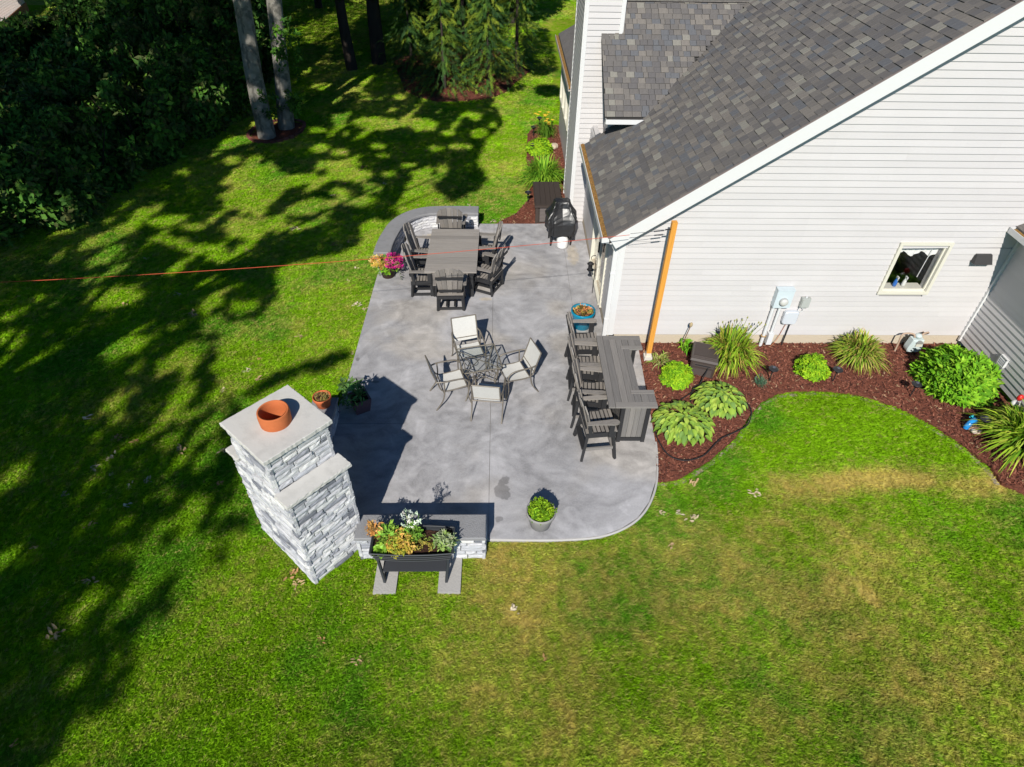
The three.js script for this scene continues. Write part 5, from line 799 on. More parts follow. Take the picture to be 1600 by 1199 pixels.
{ // raised planter
  const t = thing('raised_planter', 'dark grey raised planter on legs crowded with herbs and lettuce', 'planter', [-1.24, LAWN + 0.047, -5.28]), m = mat(col(0.032, 0.036, 0.042), 0.55), H = 0.74, W = 0.58, D = 0.215;
  const side = (z0, s) => { const n = 16, P = []; const P2 = (i, v) => { const u = i / n * 2 - 1; return [u * lerp(W - 0.07, W, v), lerp(0.5, H, v), s * (lerp(D - 0.05, D, v) + 0.03 * (1 - u * u)) + 0.004 * Math.sin(v * 15)]; }; for (let i = 0; i < n; i++) for (let j = 0; j < 4; j++) { const a = P2(i, j / 4), b = P2(i + 1, j / 4), c = P2(i + 1, (j + 1) / 4), d = P2(i, (j + 1) / 4); P.push(...a, ...b, ...c, ...a, ...c, ...d); } const g = new THREE.BufferGeometry(); g.setAttribute('position', new THREE.BufferAttribute(new Float32Array(P), 3)); g.computeVertexNormals(); return triUV(g); };
  part(t, 'front_panel', side(0, 1), m); part(t, 'back_panel', side(0, -1), m);
  for (const s of [-1, 1]) part(t, 'end_panel', hexa([[s * (W - 0.07), 0.5, -D + 0.05], [s * (W - 0.07), 0.5, D - 0.05], [s * W, H, D], [s * W, H, -D], [s * (W - 0.09), 0.5, -D + 0.05], [s * (W - 0.09), 0.5, D - 0.05], [s * (W - 0.02), H, D], [s * (W - 0.02), H, -D]]), m);
  for (let i = 0; i < 3; i++) part(t, 'front_board', tube([-1, -0.5, 0, 0.5, 1].map((u) => [u * (W - 0.045 + i * 0.018), 0.55 + i * 0.07, D - 0.028 + i * 0.017 + 0.03 * (1 - u * u)]), 0.007, 24, 5), m);
  part(t, 'rim', merge([tube([-1, -0.5, 0, 0.5, 1].map((u) => [u * W, H, D + 0.004 + 0.03 * (1 - u * u)]), 0.013, 24, 6), tube([-1, -0.5, 0, 0.5, 1].map((u) => [u * W, H, -D - 0.004 - 0.03 * (1 - u * u)]), 0.013, 24, 6), rod([-W, H, -D], [-W, H, D], 0.013), rod([W, H, -D], [W, H, D], 0.013)]), m);
  part(t, 'bottom', bx(2 * W - 0.16, 0.02, 2 * D - 0.1, [0, 0.5, 0]), m); part(t, 'soil', (() => { const g = new THREE.PlaneGeometry(2 * W - 0.07, 2 * D - 0.01, 20, 8); g.rotateX(-Math.PI / 2); const p = g.attributes.position; for (let i = 0; i < p.count; i++) p.setY(i, H - 0.075 + 0.03 * vnoise(p.getX(i) * 14 + 5, p.getZ(i) * 14 + 4, 66)); g.computeVertexNormals(); return triUV(g); })(), mat(col(0.05, 0.026, 0.018), 1, { bumpMap: speckBump, bumpScale: 0.02 }));
  for (const sx of [-1, 1]) for (const sz of [-1, 1]) part(t, 'leg', bar([sx * (W - 0.08), 0.52, sz * (D - 0.06)], [sx * (W - 0.13), 0, sz * (D + 0.0)], 0.035, 0.035), m);
  part(t, 'shelf', bx(2 * W - 0.24, 0.02, 2 * D - 0.06, [0, 0.24, 0]), mat(col(0.045, 0.048, 0.055), 0.6)); part(t, 'foot_rail', merge([bx(0.03, 0.03, 2 * D, [-W + 0.12, 0.03, 0]), bx(0.03, 0.03, 2 * D, [W - 0.12, 0.03, 0])]), m);
  // crops, each its own plant standing in the planter
  const gp = (name, label, x, z) => thing(name, label, 'plant', [-1.24 + x, LAWN + 0.047 + H - 0.07, -5.28 + z]);
  const le = gp('lettuce', 'bright green lettuce head in the corner of the raised planter', -0.44, 0.11); for (let i = 0; i < 22; i++) { const g = part(le, 'leaf', leafShape(0.15, 0.12, 0.5, 0.1, 4, 4), mat(col(...jit([0.25, 0.46, 0.04], 0.2)), 0.5)); g.rotation.set(-0.9 + i * 0.04, i * 2.4, 0, 'YXZ'); g.scale.setScalar(0.6 + 0.02 * i); }
  const dk = gp('seed_stalk', 'tan dried seed stalks leaning out of the raised planter', -0.55, -0.1); bunch(dk, 'seed_head', 34, 0.11, 0.1, 0.34, [[0.5, 0.24, 0.06], [0.6, 0.36, 0.12]], smallCluster, 0.8); part(dk, 'stem', merge([rod([0, 0, 0], [-0.05, 0.3, -0.02], 0.006, 0.004, 5), rod([0.04, 0, 0.04], [0.02, 0.3, 0.06], 0.006, 0.004, 5)]), mat(col(0.4, 0.3, 0.12), 0.8));
  const gr = gp('leafy_greens', 'light green bolting greens at the back of the raised planter', -0.33, -0.06); bunch(gr, 'foliage', 46, 0.14, 0.02, 0.3, [[0.24, 0.4, 0.05], [0.18, 0.33, 0.04]], bushCluster, 0.7);
  const ye = gp('yellow_herb', 'yellowing herb clump in the middle of the raised planter', -0.16, 0.04); bunch(ye, 'foliage', 190, 0.2, 0.0, 0.28, [[0.5, 0.38, 0.05], [0.42, 0.4, 0.05], [0.55, 0.33, 0.08], [0.3, 0.36, 0.04]], smallCluster, 0.8);
  const fl = gp('flowering_herb', 'tall herb with white flower heads in the raised planter', 0.0, -0.07); bunch(fl, 'foliage', 60, 0.11, 0.05, 0.42, [[0.14, 0.3, 0.03], [0.2, 0.36, 0.05]], smallCluster, 0.8); bunch(fl, 'white_flowers', 26, 0.15, 0.42, 0.62, [[0.75, 0.78, 0.7], [0.6, 0.68, 0.5]], smallCluster, 0.5); const sm = []; for (let i = 0; i < 7; i++) sm.push(rod([0, 0, 0], [rr(-0.12, 0.12), rr(0.45, 0.58), rr(-0.1, 0.1)], 0.005, 0.003, 5)); part(fl, 'stem', merge(sm), mat(col(0.14, 0.26, 0.05), 0.7));
  const sg = gp('sage_plant', 'silvery green sage at the end of the raised planter', 0.46, 0.02); bunch(sg, 'foliage', 60, 0.13, 0.0, 0.22, [[0.28, 0.36, 0.16], [0.2, 0.32, 0.08], [0.36, 0.42, 0.24]], bushCluster, 0.55);
  const sd = gp('seedlings', 'sparse seedlings in bare soil of the raised planter', 0.17, 0.02); bunch(sd, 'foliage', 26, 0.15, 0.0, 0.08, [[0.22, 0.3, 0.05], [0.35, 0.3, 0.06]], smallCluster, 0.6);
}
// ---------- canopy of the shade trees: gaps of sunlight on the lawn (centre x,z; two half axes) ----------
const sunGaps = [[-7.59,-19.22,0.88,-0.01,0.36,1.26], [-8.71,-20.28,0.31,-0.17,0.15,0.4], [-7.27,-17.45,0.82,-0.01,0.29,0.99], [-6.99,-15.91,0.68,-0.01,0.21,0.71], [-10.05,-16.61,0.11,-0.45,0.21,0.27],
  [-10.75,-16.22,0.1,-0.13,0.11,0.17], [-10.08,-15.69,0.27,-0.46,0.2,0.32], [-10.44,-15.16,0.37,-0.42,0.24,0.37], [-9.9,-14.35,0.41,-0.44,0.26,0.41], [-9.39,-13.74,0.25,-0.26,0.17,0.27],
  [-9.73,-13.3,0.28,-0.19,0.15,0.24], [-8.97,-12.62,0.66,0,0.18,0.4], [-9.01,-12.22,0.58,-0.01,0.11,0.23], [-9.11,-16.25,0.52,-0.23,0.15,0.33], [-8.59,-15.12,0.64,0.2,0.1,0.33],
  [-8.37,-15.89,0.43,0,0.1,0.29], [-9.93,-19.41,0.24,-0.01,0.09,0.23], [-7.61,-14.69,0.65,-0.01,0.11,0.32], [-6.97,-14.22,0.48,-0.01,0.1,0.3], [-7.97,-13.9,0.17,-0.24,0.12,0.18],
  [-7.09,-13.18,0.17,-0.29,0.12,0.19], [-6.52,-13.04,0.46,-0.4,0.16,0.3], [-10.95,-11.71,0.13,-0.13,0.14,0.18], [-10.69,-12.01,0.1,-0.1,0.1,0.14], [-10.65,-12.47,0.23,-0.09,0.08,0.13],
  [-6.62,-12.24,0.21,-0.33,0.17,0.26], [-5.86,-12.12,0.36,0,0.11,0.38], [-10.42,-10.9,0.33,-0.12,0.26,0.39], [-9.67,-11.13,0.13,-0.11,0.1,0.13], [-9.51,-10.22,0.12,-0.23,0.11,0.13],
  [-9.75,-10.05,0.16,0,0.09,0.16], [-7.97,-10.69,0.28,-0.33,0.3,0.42], [-7.93,-11.37,0.15,-0.24,0.19,0.24], [-8,-10.31,0.25,-0.08,0.09,0.17], [-7.17,-11.37,0.21,0,0.06,0.14],
  [-6.37,-11.5,0.14,-0.39,0.22,0.27], [-6.52,-10.37,0.4,-0.42,0.27,0.41], [-6.72,-9.86,0.24,-0.17,0.09,0.15], [-5.54,-11.04,0.35,-0.46,0.31,0.48], [-5.67,-10.17,0.18,-0.41,0.19,0.22],
  [-6.09,-9.19,0.12,-0.4,0.24,0.23], [-6.22,-8.57,0.17,-0.4,0.18,0.18], [-5.78,-8.66,0.21,-0.18,0.11,0.15], [-6.35,-8.16,0.12,-0.19,0.1,0.11], [-6.61,-7.84,0.13,-0.16,0.07,0.08],
  [-7.22,-8.74,0.05,-0.18,0.12,0.09], [-7.07,-8.49,0.16,-0.1,0.09,0.13], [-7.05,-9.28,0.07,-0.1,0.05,0.06], [-6.58,-8.75,0.03,-0.2,0.08,0.07], [-8.02,-8.4,0.04,-0.11,0.11,0.1],
  [-7.23,-8.08,0.08,-0.13,0.09,0.09], [-6.89,-7.47,0.11,-0.09,0.07,0.08], [-5.94,-8,0.19,-0.22,0.11,0.14], [-5.24,-8.66,0.06,-0.24,0.15,0.13], [-5.09,-7.69,0.03,-0.4,0.17,0.11],
  [-5.13,-7.46,0.11,-0.2,0.15,0.15], [-5.65,-6.83,0.1,-0.24,0.09,0.08], [-5.33,-6.69,0.04,-0.12,0.06,0.05], [-6,-6.18,0.09,-0.16,0.09,0.07], [-5.74,-5.71,0.09,-0.15,0.12,0.11],
  [-6,-5.54,0.07,-0.04,0.05,0.06], [-5.21,-5.59,0.06,-0.27,0.1,0.06], [-5.22,-5.16,0.02,-0.14,0.07,0.04], [-5.75,-4.9,0.07,-0.16,0.13,0.09], [-6.45,-4.85,0.04,-0.08,0.08,0.06],
  [-6.08,-4.66,0.17,-0.03,0.06,0.09], [-6.09,-4.33,0.06,-0.13,0.07,0.05], [-5.88,-4.51,0.1,-0.11,0.06,0.05], [-4.94,-4.7,0.03,-0.13,0.07,0.04], [-5.26,-4.28,0.04,-0.08,0.04,0.04],
  [-5.59,-4.19,0.05,-0.07,0.09,0.07], [-5.51,-3.76,0.04,-0.18,0.17,0.09], [-5.11,-3.88,0,-0.12,0.08,0.03], [-5.84,-3.93,0.08,0,0.04,0.08], [-4.66,-5.82,0.15,0,0.06,0.16],
  [-4.46,-6.43,0.11,-0.23,0.1,0.09], [-4.48,-23.72,1.05,-0.03,0.11,0.76], [-2.85,-23.76,0.46,-0.01,0.07,0.76], [-5.26,-26.53,0.2,0,0.05,0.31], [-4.02,-26.72,0.26,-0.01,0.06,0.46],
  [-5.99,-24.34,0.36,-0.01,0.09,0.46], [-6.07,-21.4,0.3,-0.16,0.11,0.43], [-5.36,-21.03,0.42,-0.01,0.07,0.37], [-4.17,-21.61,0.34,-0.01,0.04,0.33], [-7.11,-18.53,0.48,-0.01,0.51,1.87],
  [-6.3,-18.77,0.7,-0.34,0.14,0.44], [-5.77,-19.01,0.49,-0.01,0.08,0.36], [-4.73,-19.27,0.79,-0.01,0.1,0.56], [-3.45,-19.39,0.3,0,0.03,0.29], [-2.57,-19.55,0.35,-0.16,0.04,0.24],
  [-2.21,-21.49,0.3,0,0.02,0.28], [-1.35,-21.67,0.43,-0.01,0.01,0.33], [-0.73,-22.87,0.34,0,0.01,0.49], [-1.86,-22.84,0.31,-0.01,0.02,0.3], [-1.14,-24.81,0.29,-0.01,0.02,0.41],
  [-2.92,-20.04,0.31,0,0.02,0.25], [-3.85,-20.8,0.26,0,0.03,0.21], [-5.53,-17.07,0.66,-0.29,0.17,0.54], [-4.14,-17.5,0.65,-0.01,0.07,0.41], [-4.81,-18.13,0.37,0,0.06,0.35],
  [-5.53,-15.93,0.27,-0.25,0.14,0.34], [-6.18,-16.1,0.43,-0.01,0.14,0.54], [-4.96,-16.12,0.4,-0.16,0.08,0.29]];
const shadeSpots = [[-4.37,-9.67,0.59,-0.51,0.08,0.14], [-3.51,-10.18,0.36,-0.31,0.08,0.17], [-4.26,-6.12,0.24,-0.12,0.09,0.16], [-4.24,-5.59,0.08,0,0.05,0.16], [-3.29,-16.71,0.33,0,0.04,0.31],
  [2.29,-36.21,0.98,-0.04,-0.16,3.08], [1.84,-31.64,0.89,-0.04,-0.09,1.94], [1.95,-27.71,0.53,-0.01,-0.04,0.81], [2.91,-41.19,0.51,-0.03,-0.11,1.83], [0.48,-28.33,0.54,-0.02,-0.01,0.83]];
const shadePoly = [[-16, -2], [-16, -12], [-14.5, -14.8], [-12.9, -14.8], [-11.4, -15.5], [-10.9, -17], [-10.6, -18.9], [-8.4, -22.1], [-6.9, -23.3], [-5.6, -26.5], [-3.7, -27.4], [-2, -25.9], [-0.3, -26.7], [-0.2, -25.6], [0.1, -23.8], [-0.5, -22.4], [-0.8, -20.3], [-0.4, -19.1], [-0.8, -18], [-1.4, -17.5], [-1.8, -18.2], [-2.4, -19.1], [-2.8, -18.8], [-3, -17.4], [-3.9, -16.1], [-3.7, -15.1], [-4.1, -14.6], [-5, -14.2], [-5.6, -13.9], [-5.2, -12.5], [-5.5, -11.7], [-6.2, -11.5], [-6, -10.6], [-5.5, -9.4], [-4.9, -8.7], [-4.35, -6.6], [-4.6, -5.9], [-4.8, -5.6], [-4.8, -5.2], [-4.65, -4.7], [-5, -4.4], [-4.9, -3.8], [-4.8, -3.4], [-5.3, -3.3], [-5.3, -2.6], [-5.8, -2]];
const inEll = (x, z, [cx, cz, ax, az, bx_, bz], grow) => { const dx = x - cx, dz = z - cz, det = ax * bz - az * bx_, u = (dx * bz - dz * bx_) / det, v = (ax * dz - az * dx) / det; return u * u + v * v < grow; };
function shaded(x, z) {
  if (z < -22.5 && x < -1.5 && !inPoly(x, z, shadePoly)) return fbm(x * 0.7, z * 0.5, 3, 611) < (x > -4 ? 0.52 : 0.72);
  if (x < -9.5 && z < -14 && !inPoly(x, z, shadePoly)) return fbm(x * 0.9, z * 0.9, 3, 612) < 0.6;
  if (inPoly(x, z, shadePoly)) { const a = x * 0.194 - z * 0.981, c = x * 0.981 + z * 0.194, n = fbm(c * 2.1 + 3, a * 0.75 + 7, 3, 613), fr = vnoise(c * 5, a * 2, 614); if (n > 0.68) return false; for (const e of sunGaps) if (inEll(x, z, e, 0.5 + 0.9 * fr)) return false; return true; }
  for (const e of shadeSpots) if (inEll(x, z, e, 1)) return z > -24 || fbm(x * 1.6, z * 0.8, 3, 617) < 0.57;
  return false;
}
// ---------- trees ----------
const barkTex = dataTex(256, (u, v) => { const a = fbm(u * 10, v * 10, 4, 621, 10), b = fbm(u * 5 + 3, v * 7, 3, 622, 0), k = 0.55 + 0.6 * a, p = smooth(0.5, 0.62, b); return lin([lerp(0.36, 0.2, p) * k, lerp(0.34, 0.19, p) * k, lerp(0.3, 0.17, p) * k]); }, { srgb: true });
const barkPale = mat(col(1, 1, 1), 0.95, { map: barkTex, bumpMap: concBump, bumpScale: 0.03 }), barkDark = mat(col(0.075, 0.06, 0.05), 0.95, { bumpMap: concBump, bumpScale: 0.04 });
const canopyCols = [[0.05, 0.12, 0.014], [0.065, 0.15, 0.018], [0.04, 0.095, 0.012]];
const canopyCluster = clusterGeo(8, 0.1, 0.062, 0.09, 47, 0);
const SX = SUN.x / SUN.y, SZ = SUN.z / SUN.y;
{
  const T = [[-15.5, -8.5], [-12, 0.5], [-9.6, 8], [-18, 3]].map(([x, z]) => ({ x, z, L: [] }));
  const step = 0.075;
  for (let z = -50; z < -1; z += step) for (let x = -24; x < 2.6; x += step) {
    const gx = x + rr(-0.05, 0.05), gz = z + rr(-0.05, 0.05); if (x < -16.5 && z > -12) continue; if (z < -31 && R() < 0.6) continue; if (!shaded(gx, gz)) continue;
    const h = 8.5 + 5 * R(), p = [gx + SX * h, LAWN + h, gz + SZ * h];
    let best = T[0], bd = 1e9; for (const t of T) { const d = Math.hypot(t.x - p[0], t.z - p[2]) * (1 + 0.2 * vnoise(p[0] * 0.5, p[2] * 0.5, 630)); if (d < bd) { bd = d; best = t; } }
    best.L.push({ p, s: rr(0.8, 1.2), c: jit(pick(canopyCols), 0.2), e: new THREE.Euler(rr(0, 6.28), rr(0, 6.28), rr(0, 6.28)) });
  }
  const names = ['tall shade tree standing at the outer end of the thicket', 'tall shade tree standing out on the lawn beyond the fireplace', 'tall shade tree farthest from the house on the open lawn', 'tall shade tree farthest from the patio beyond the thicket'];
  T.forEach((t, i) => {
    if (!t.L.length) return; const o = thing('shade_tree', names[i], 'tree', [t.x, LAWN, t.z], 0, 'tall trees shading the lawn');
    for (const l of t.L) { l.p[0] -= t.x; l.p[1] -= LAWN; l.p[2] -= t.z; }
    instances(o, 'crown', canopyCluster, leafMat, t.L);
    const br = [taperTube([[0, -0.2, 0], [0.1, 3, 0.1], [-0.1, 7, 0], [0.1, 9.5, 0.2], [0, 12, 0]], [0.34, 0.27, 0.23, 0.16, 0.06], 10)];
    for (let k = 0; k < 26; k++) { const e = pick(t.L).p; const mx = t.x + e[0] * 0.5, my = lerp(8.5, e[1], 0.5), mz = t.z + e[2] * 0.5; if (!shaded(mx - SX * my, mz - SZ * my)) continue; br.push(taperTube([[0, rr(5.5, 8), 0], [e[0] * 0.4, lerp(8.5, e[1], 0.35), e[2] * 0.4], e], [0.12, 0.07, 0.025], 6)); }
    part(o, 'trunk', merge(br), barkDark);
  });
}
function crownList(n, cx, cy, cz, rx, ry, rz, cols, sc, seed) { const L = []; while (L.length < n) { const x = rr(-1, 1), y = rr(-1, 1), z = rr(-1, 1), d = x * x + y * y + z * z; if (d > 1 || d < 0.15 && R() < 0.7) continue; if (fbm(x * 2.2 + seed, y * 2.2 + z * 1.7, 3, 640) < 0.42) continue; L.push({ p: [cx + x * rx, cy + y * ry, cz + z * rz], s: sc * rr(0.7, 1.3), c: jit(pick(cols), 0.3), e: new THREE.Euler(rr(0, 6.28), rr(0, 6.28), rr(0, 6.28)) }); } return L; }
const DARKG = [[0.03, 0.085, 0.014], [0.045, 0.12, 0.016], [0.025, 0.065, 0.012], [0.07, 0.16, 0.02]];
function tree(name, label, x, z, trunkPts, radii, m, crown, cols = DARKG, group) {
  const t = thing(name, label, 'tree', [x, LAWN, z], 0, group), tops = trunkPts[trunkPts.length - 1]; const L = []; for (const [n, cx, cy, cz, rx, ry, rz, sc] of crown) L.push(...crownList(n, cx, cy, cz, rx, ry, rz, cols, sc, x + cy));
  const br = [taperTube(trunkPts, radii, 12)]; for (let k = 0; k < 14; k++) { const e = pick(L).p, b = Math.min(e[1] * 0.8, tops[1] * 0.9); const f = clamp(b / tops[1]); br.push(taperTube([[tops[0] * f, b, tops[2] * f], [(tops[0] * f + e[0]) / 2, (b + e[1]) / 2 + 0.2, (tops[2] * f + e[2]) / 2], e], [0.06, 0.035, 0.012], 5)); }
  part(t, 'trunk', merge(br), m); instances(t, 'crown', treeCluster, leafMat, L); return t;
}
tree('pale_tree', 'straight pale barked tree with a red stone ring at its foot', -8.12, -22.35, [[0, 0, 0], [0.05, 2, 0], [0.18, 4, -0.1], [0.3, 7, 0], [0.4, 11, 0.2]], [0.31, 0.27, 0.25, 0.2, 0.08], barkPale, [[1500, 0.2, 11, 0, 3.5, 3, 3.5, 1.2], [14, 0.3, 1.2, 0.2, 0.35, 0.5, 0.3, 0.8]]);
tree('pale_tree', 'leaning pale barked tree behind the one in the red stone ring', -7.68, -23.25, [[0, 0, 0], [0.2, 1.5, 0], [0.42, 3.4, 0], [0.75, 6, 0.1], [1.2, 10, 0.2]], [0.30, 0.25, 0.24, 0.22, 0.08], barkPale, [[1500, 1, 11, -1, 3.5, 3, 3.5, 1.2], [34, 0.75, 2.7, 0.5, 0.5, 0.9, 0.5, 0.8], [24, 0.45, 0.9, 0.3, 0.4, 0.4, 0.4, 0.8]], [[0.06, 0.15, 0.016], [0.09, 0.21, 0.02], [0.04, 0.1, 0.014]]);
tree('dark_tree', 'slim dark trunked tree on the shaded far lawn', -6.56, -30.3, [[0, 0, 0], [-0.1, 2, 0], [-0.1, 5, 0], [0, 9, 0]], [0.26, 0.19, 0.16, 0.06], barkDark, [[1300, 0, 8, 0, 3.2, 3.2, 3.2, 1.2], [26, -0.5, 3.2, 0.6, 1.2, 0.4, 0.6, 0.9]], DARKG, 'dark trees on the far lawn');
tree('dark_tree', 'thick dark trunked tree beside the evergreens', -5.5, -31.3, [[0, 0, 0], [0.0, 2, 0], [0.1, 5, 0], [0, 9, 0]], [0.34, 0.26, 0.22, 0.08], barkDark, [[1300, 0.5, 8, 0, 3.2, 3.2, 3.2, 1.2], [30, 1.2, 3, 0.8, 1.4, 0.5, 0.7, 0.9]], DARKG, 'dark trees on the far lawn');
for (const [x, z, h, r] of [[-2.2, -37, 7, 2.6], [0.6, -39, 7.5, 2.4], [-13.2, -36, 8, 2.6], [-10.5, -42, 8, 3], [-3.4, -33.5, 6, 1.8]]) tree('background_tree', 'leafy tree in the dark background wood', x, z, [[0, 0, 0], [0.05, h * 0.4, 0], [0, h * 0.9, 0]], [0.22, 0.16, 0.04], barkDark, [[1500, 0, h * 0.58, 0, r, h * 0.5, r, 1.25]], DARKG, 'trees of the background wood');
{ // ring of red stones at the pale tree
  const t = thing('stone_ring', 'ring of red brown edging stones around the pale tree', 'edging', [-8.0, LAWN, -22.6]); const s = struct('ring_mulch', slabGeo(treeBedPts.map(([x, z]) => [x + 8.0, z + 22.6]), -0.02, 0.03), mulchMat, t);
  const n = 26; const c = new THREE.CatmullRomCurve3(treeBedPts.map(([x, z]) => V3(x + 8.0, 0.03, z + 22.6)), true); const g = bx(1, 1, 1); const m = [[0.2, 0.075, 0.06], [0.26, 0.1, 0.08], [0.16, 0.06, 0.05]].map((k) => mat(col(...k), 0.9, { bumpMap: speckBump, bumpScale: 0.01 }));
  for (let i = 0; i < n; i++) { const p = c.getPointAt(i / n), d = c.getTangentAt(i / n), k = part(t, 'edging_stone', g, pick(m)); k.position.copy(p).setY(0.05); k.rotation.y = Math.atan2(-d.z, d.x) + rr(-0.1, 0.1); k.scale.set(rr(0.17, 0.23), 0.1, 0.11); }
}
// evergreens with drooping sprays
{
  const q = rng(51), L = []; for (let i = 0; i < 22; i++) { const k = i / 22, s = i % 2 ? 1 : -1, l = 0.17 * (1 - 0.7 * k) + 0.03, g = leafShape(l * (0.6 + 0.7 * q()), 0.022, 0.1, 0.6 * q(), 2, 2); g.rotateX((q() - 0.5) * 0.7); g.rotateY(s * (0.85 - 0.4 * k) + (q() - 0.5) * 0.6); g.translate(0, -0.12 * k * k, 0.42 * k); L.push(g); } const spray = merge(L);
  const cols = [[0.045, 0.11, 0.024], [0.065, 0.145, 0.026], [0.13, 0.21, 0.022], [0.035, 0.085, 0.026], [0.2, 0.26, 0.024]];
  const spruce = (x, z, h, r, label) => { const t = thing('evergreen', label, 'tree', [x, LAWN, z], 0, 'evergreens on the mulched island'); const M = []; const levels = Math.round(h / 0.26);
    for (let j = 0; j < levels; j++) { const k = j / levels, y = 0.25 + (h - 0.3) * k, rad = r * Math.pow(1 - k, 0.75) * (0.7 + 0.6 * hash2(j >> 1, x * 10, 5)) + 0.1, nb = Math.max(5, Math.round(6 + rad * 9)); for (let b = 0; b < nb; b++) { const a = rr(0, 6.283), rl = rad * rr(0.6, 1.2), bc = pick(cols), by = rr(-0.12, 0.12); for (let s = 0.3; s < 1; s += 0.09) { const d = rl * s; M.push({ p: [Math.cos(a) * d, y + by - 0.3 * d * s + rr(-0.04, 0.04), Math.sin(a) * d], s: rr(0.4, 0.7) * (1.15 - 0.4 * s), c: jit(bc, 0.2), q: new THREE.Quaternion().setFromEuler(new THREE.Euler(rr(-0.3, 0.7), Math.PI / 2 - a + rr(-0.6, 0.6), rr(-0.6, 0.6), 'YXZ')) }); } } }
    instances(t, 'crown', spray, leafMat, M); part(t, 'trunk', taperTube([[0, 0, 0], [0, h * 0.5, 0], [0, h, 0]], [0.09, 0.05, 0.015], 8), barkDark); };
  spruce(-2.3, -27.7, 3.6, 1.7, 'broad feathery evergreen at the front of the mulched island'); spruce(-0.5, -28.0, 4.4, 1.8, 'tall sunlit evergreen at the lawn side of the mulched island'); spruce(0.7, -30.3, 6.5, 1.7, 'dark pointed evergreen behind the sunlit one'); spruce(-1.6, -30.4, 6.8, 2.0, 'tallest dark evergreen in the middle of the island'); spruce(-3.9, -30.2, 4.2, 1.5, 'low dark evergreen beside the thick dark trunk');
}
// thicket at the left
{
  const row = [[-13.6, -15.0, 1.5, 2.0], [-12.2, -16.4, 1.3, 1.9], [-11.8, -18.0, 1.3, 2.3], [-11.4, -20.2, 1.4, 2.5], [-10.7, -22.6, 1.4, 2.9], [-15.2, -17.0, 1.7, 2.2], [-14.0, -18.6, 1.6, 2.2], [-13.4, -21.0, 1.7, 2.4], [-12.5, -23.4, 1.7, 3.1], [-17.2, -16.2, 1.6, 2.1], [-16.6, -19.3, 1.8, 2.0], [-16, -22.3, 1.9, 2.0], [-14.8, -25.0, 1.9, 2.4], [-18.8, -21.2, 1.9, 1.7], [-18.2, -24.6, 2.0, 1.6], [-11.2, -25.4, 1.6, 4.2], [-12.8, -27.8, 2.0, 4.6], [-10.4, -28.2, 1.5, 4.4], [-16.5, -28, 2.2, 1.7], [-20.5, -26.5, 2.2, 1.3], [-9.9, -24.2, 0.9, 2.2], [-19.6, -29.6, 1.9, 1.9], [-18.0, -32.5, 2.2, 2.6], [-15.6, -31.5, 2.0, 3.0], [-14.2, -29.0, 1.9, 3.6]];
  const cols = [[0.045, 0.12, 0.018], [0.065, 0.165, 0.022], [0.035, 0.09, 0.018], [0.1, 0.22, 0.026], [0.08, 0.1, 0.03]];
  row.forEach(([x, z, r, h]) => {
    const t = thing('thicket_shrub', 'dark leafy shrub in the dense thicket along the lawn', 'shrub', [x, LAWN, z], 0, 'shrubs of the dense thicket'); const L = crownList(Math.round(700 + 260 * r * h), 0, h * 0.5, 0, r, h * 0.56, r, cols, 1.1, x * 3).filter((o) => o.p[1] > 0.05); instances(t, 'foliage', treeCluster, leafMat, L);
    const st = []; for (let i = 0; i < 7; i++) { const a = i * 0.9 + x; st.push(taperTube([[0.1 * Math.cos(a), 0, 0.1 * Math.sin(a)], [Math.cos(a) * r * 0.3, h * 0.4, Math.sin(a) * r * 0.3], [Math.cos(a) * r * 0.65, h * 0.85, Math.sin(a) * r * 0.65]], [0.035, 0.022, 0.008], 5)); } part(t, 'stem', merge(st), barkDark);
  });
}
{ // neighbour's deck beyond the thicket
  const t = thing('neighbour_deck', 'orange brown timber deck with pale railing beyond the thicket', 'deck', [-24.6, LAWN, -36.2], 0.29), w = mat(col(0.36, 0.16, 0.09), 0.8, { map: lumberTex }), wl = mat(col(0.62, 0.55, 0.52), 0.7);
  for (let i = 0; i < 14; i++) part(t, 'deck_board', bx(0.2, 0.04, 7, [-3.1 + i * 0.215, 0.62, 0]), w); part(t, 'fascia', bx(0.05, 0.4, 7, [0.02, 0.42, 0]), w); part(t, 'step', bx(0.6, 0.25, 2.4, [0.4, 0.12, 1.2]), w);
  for (let i = 0; i < 40; i++) part(t, 'baluster', bx(0.035, 0.9, 0.035, [0.0, 1.08, -3.4 + i * 0.175]), wl); part(t, 'handrail', bx(0.12, 0.05, 7, [0, 1.55, 0]), wl);
  const h = thing('neighbour_house', 'pale pinkish house wall behind the timber deck', 'house', [-30, LAWN, -37.5], 0.29); part(h, 'wall', bx(4, 5, 9, [0, 2.5, 0]), mat(col(0.5, 0.4, 0.38), 0.8)); part(h, 'roof', planeDeck([[-2.4, -5], [2.4, -5], [2.4, 5], [-2.4, 5]], (x) => 5.6 - 0.2 * x, 0.15), shMat[1]); part(h, 'window', bx(0.06, 1.3, 1.2, [2.02, 1.9, -1]), mat(col(0.05, 0.06, 0.08), 0.1));
}
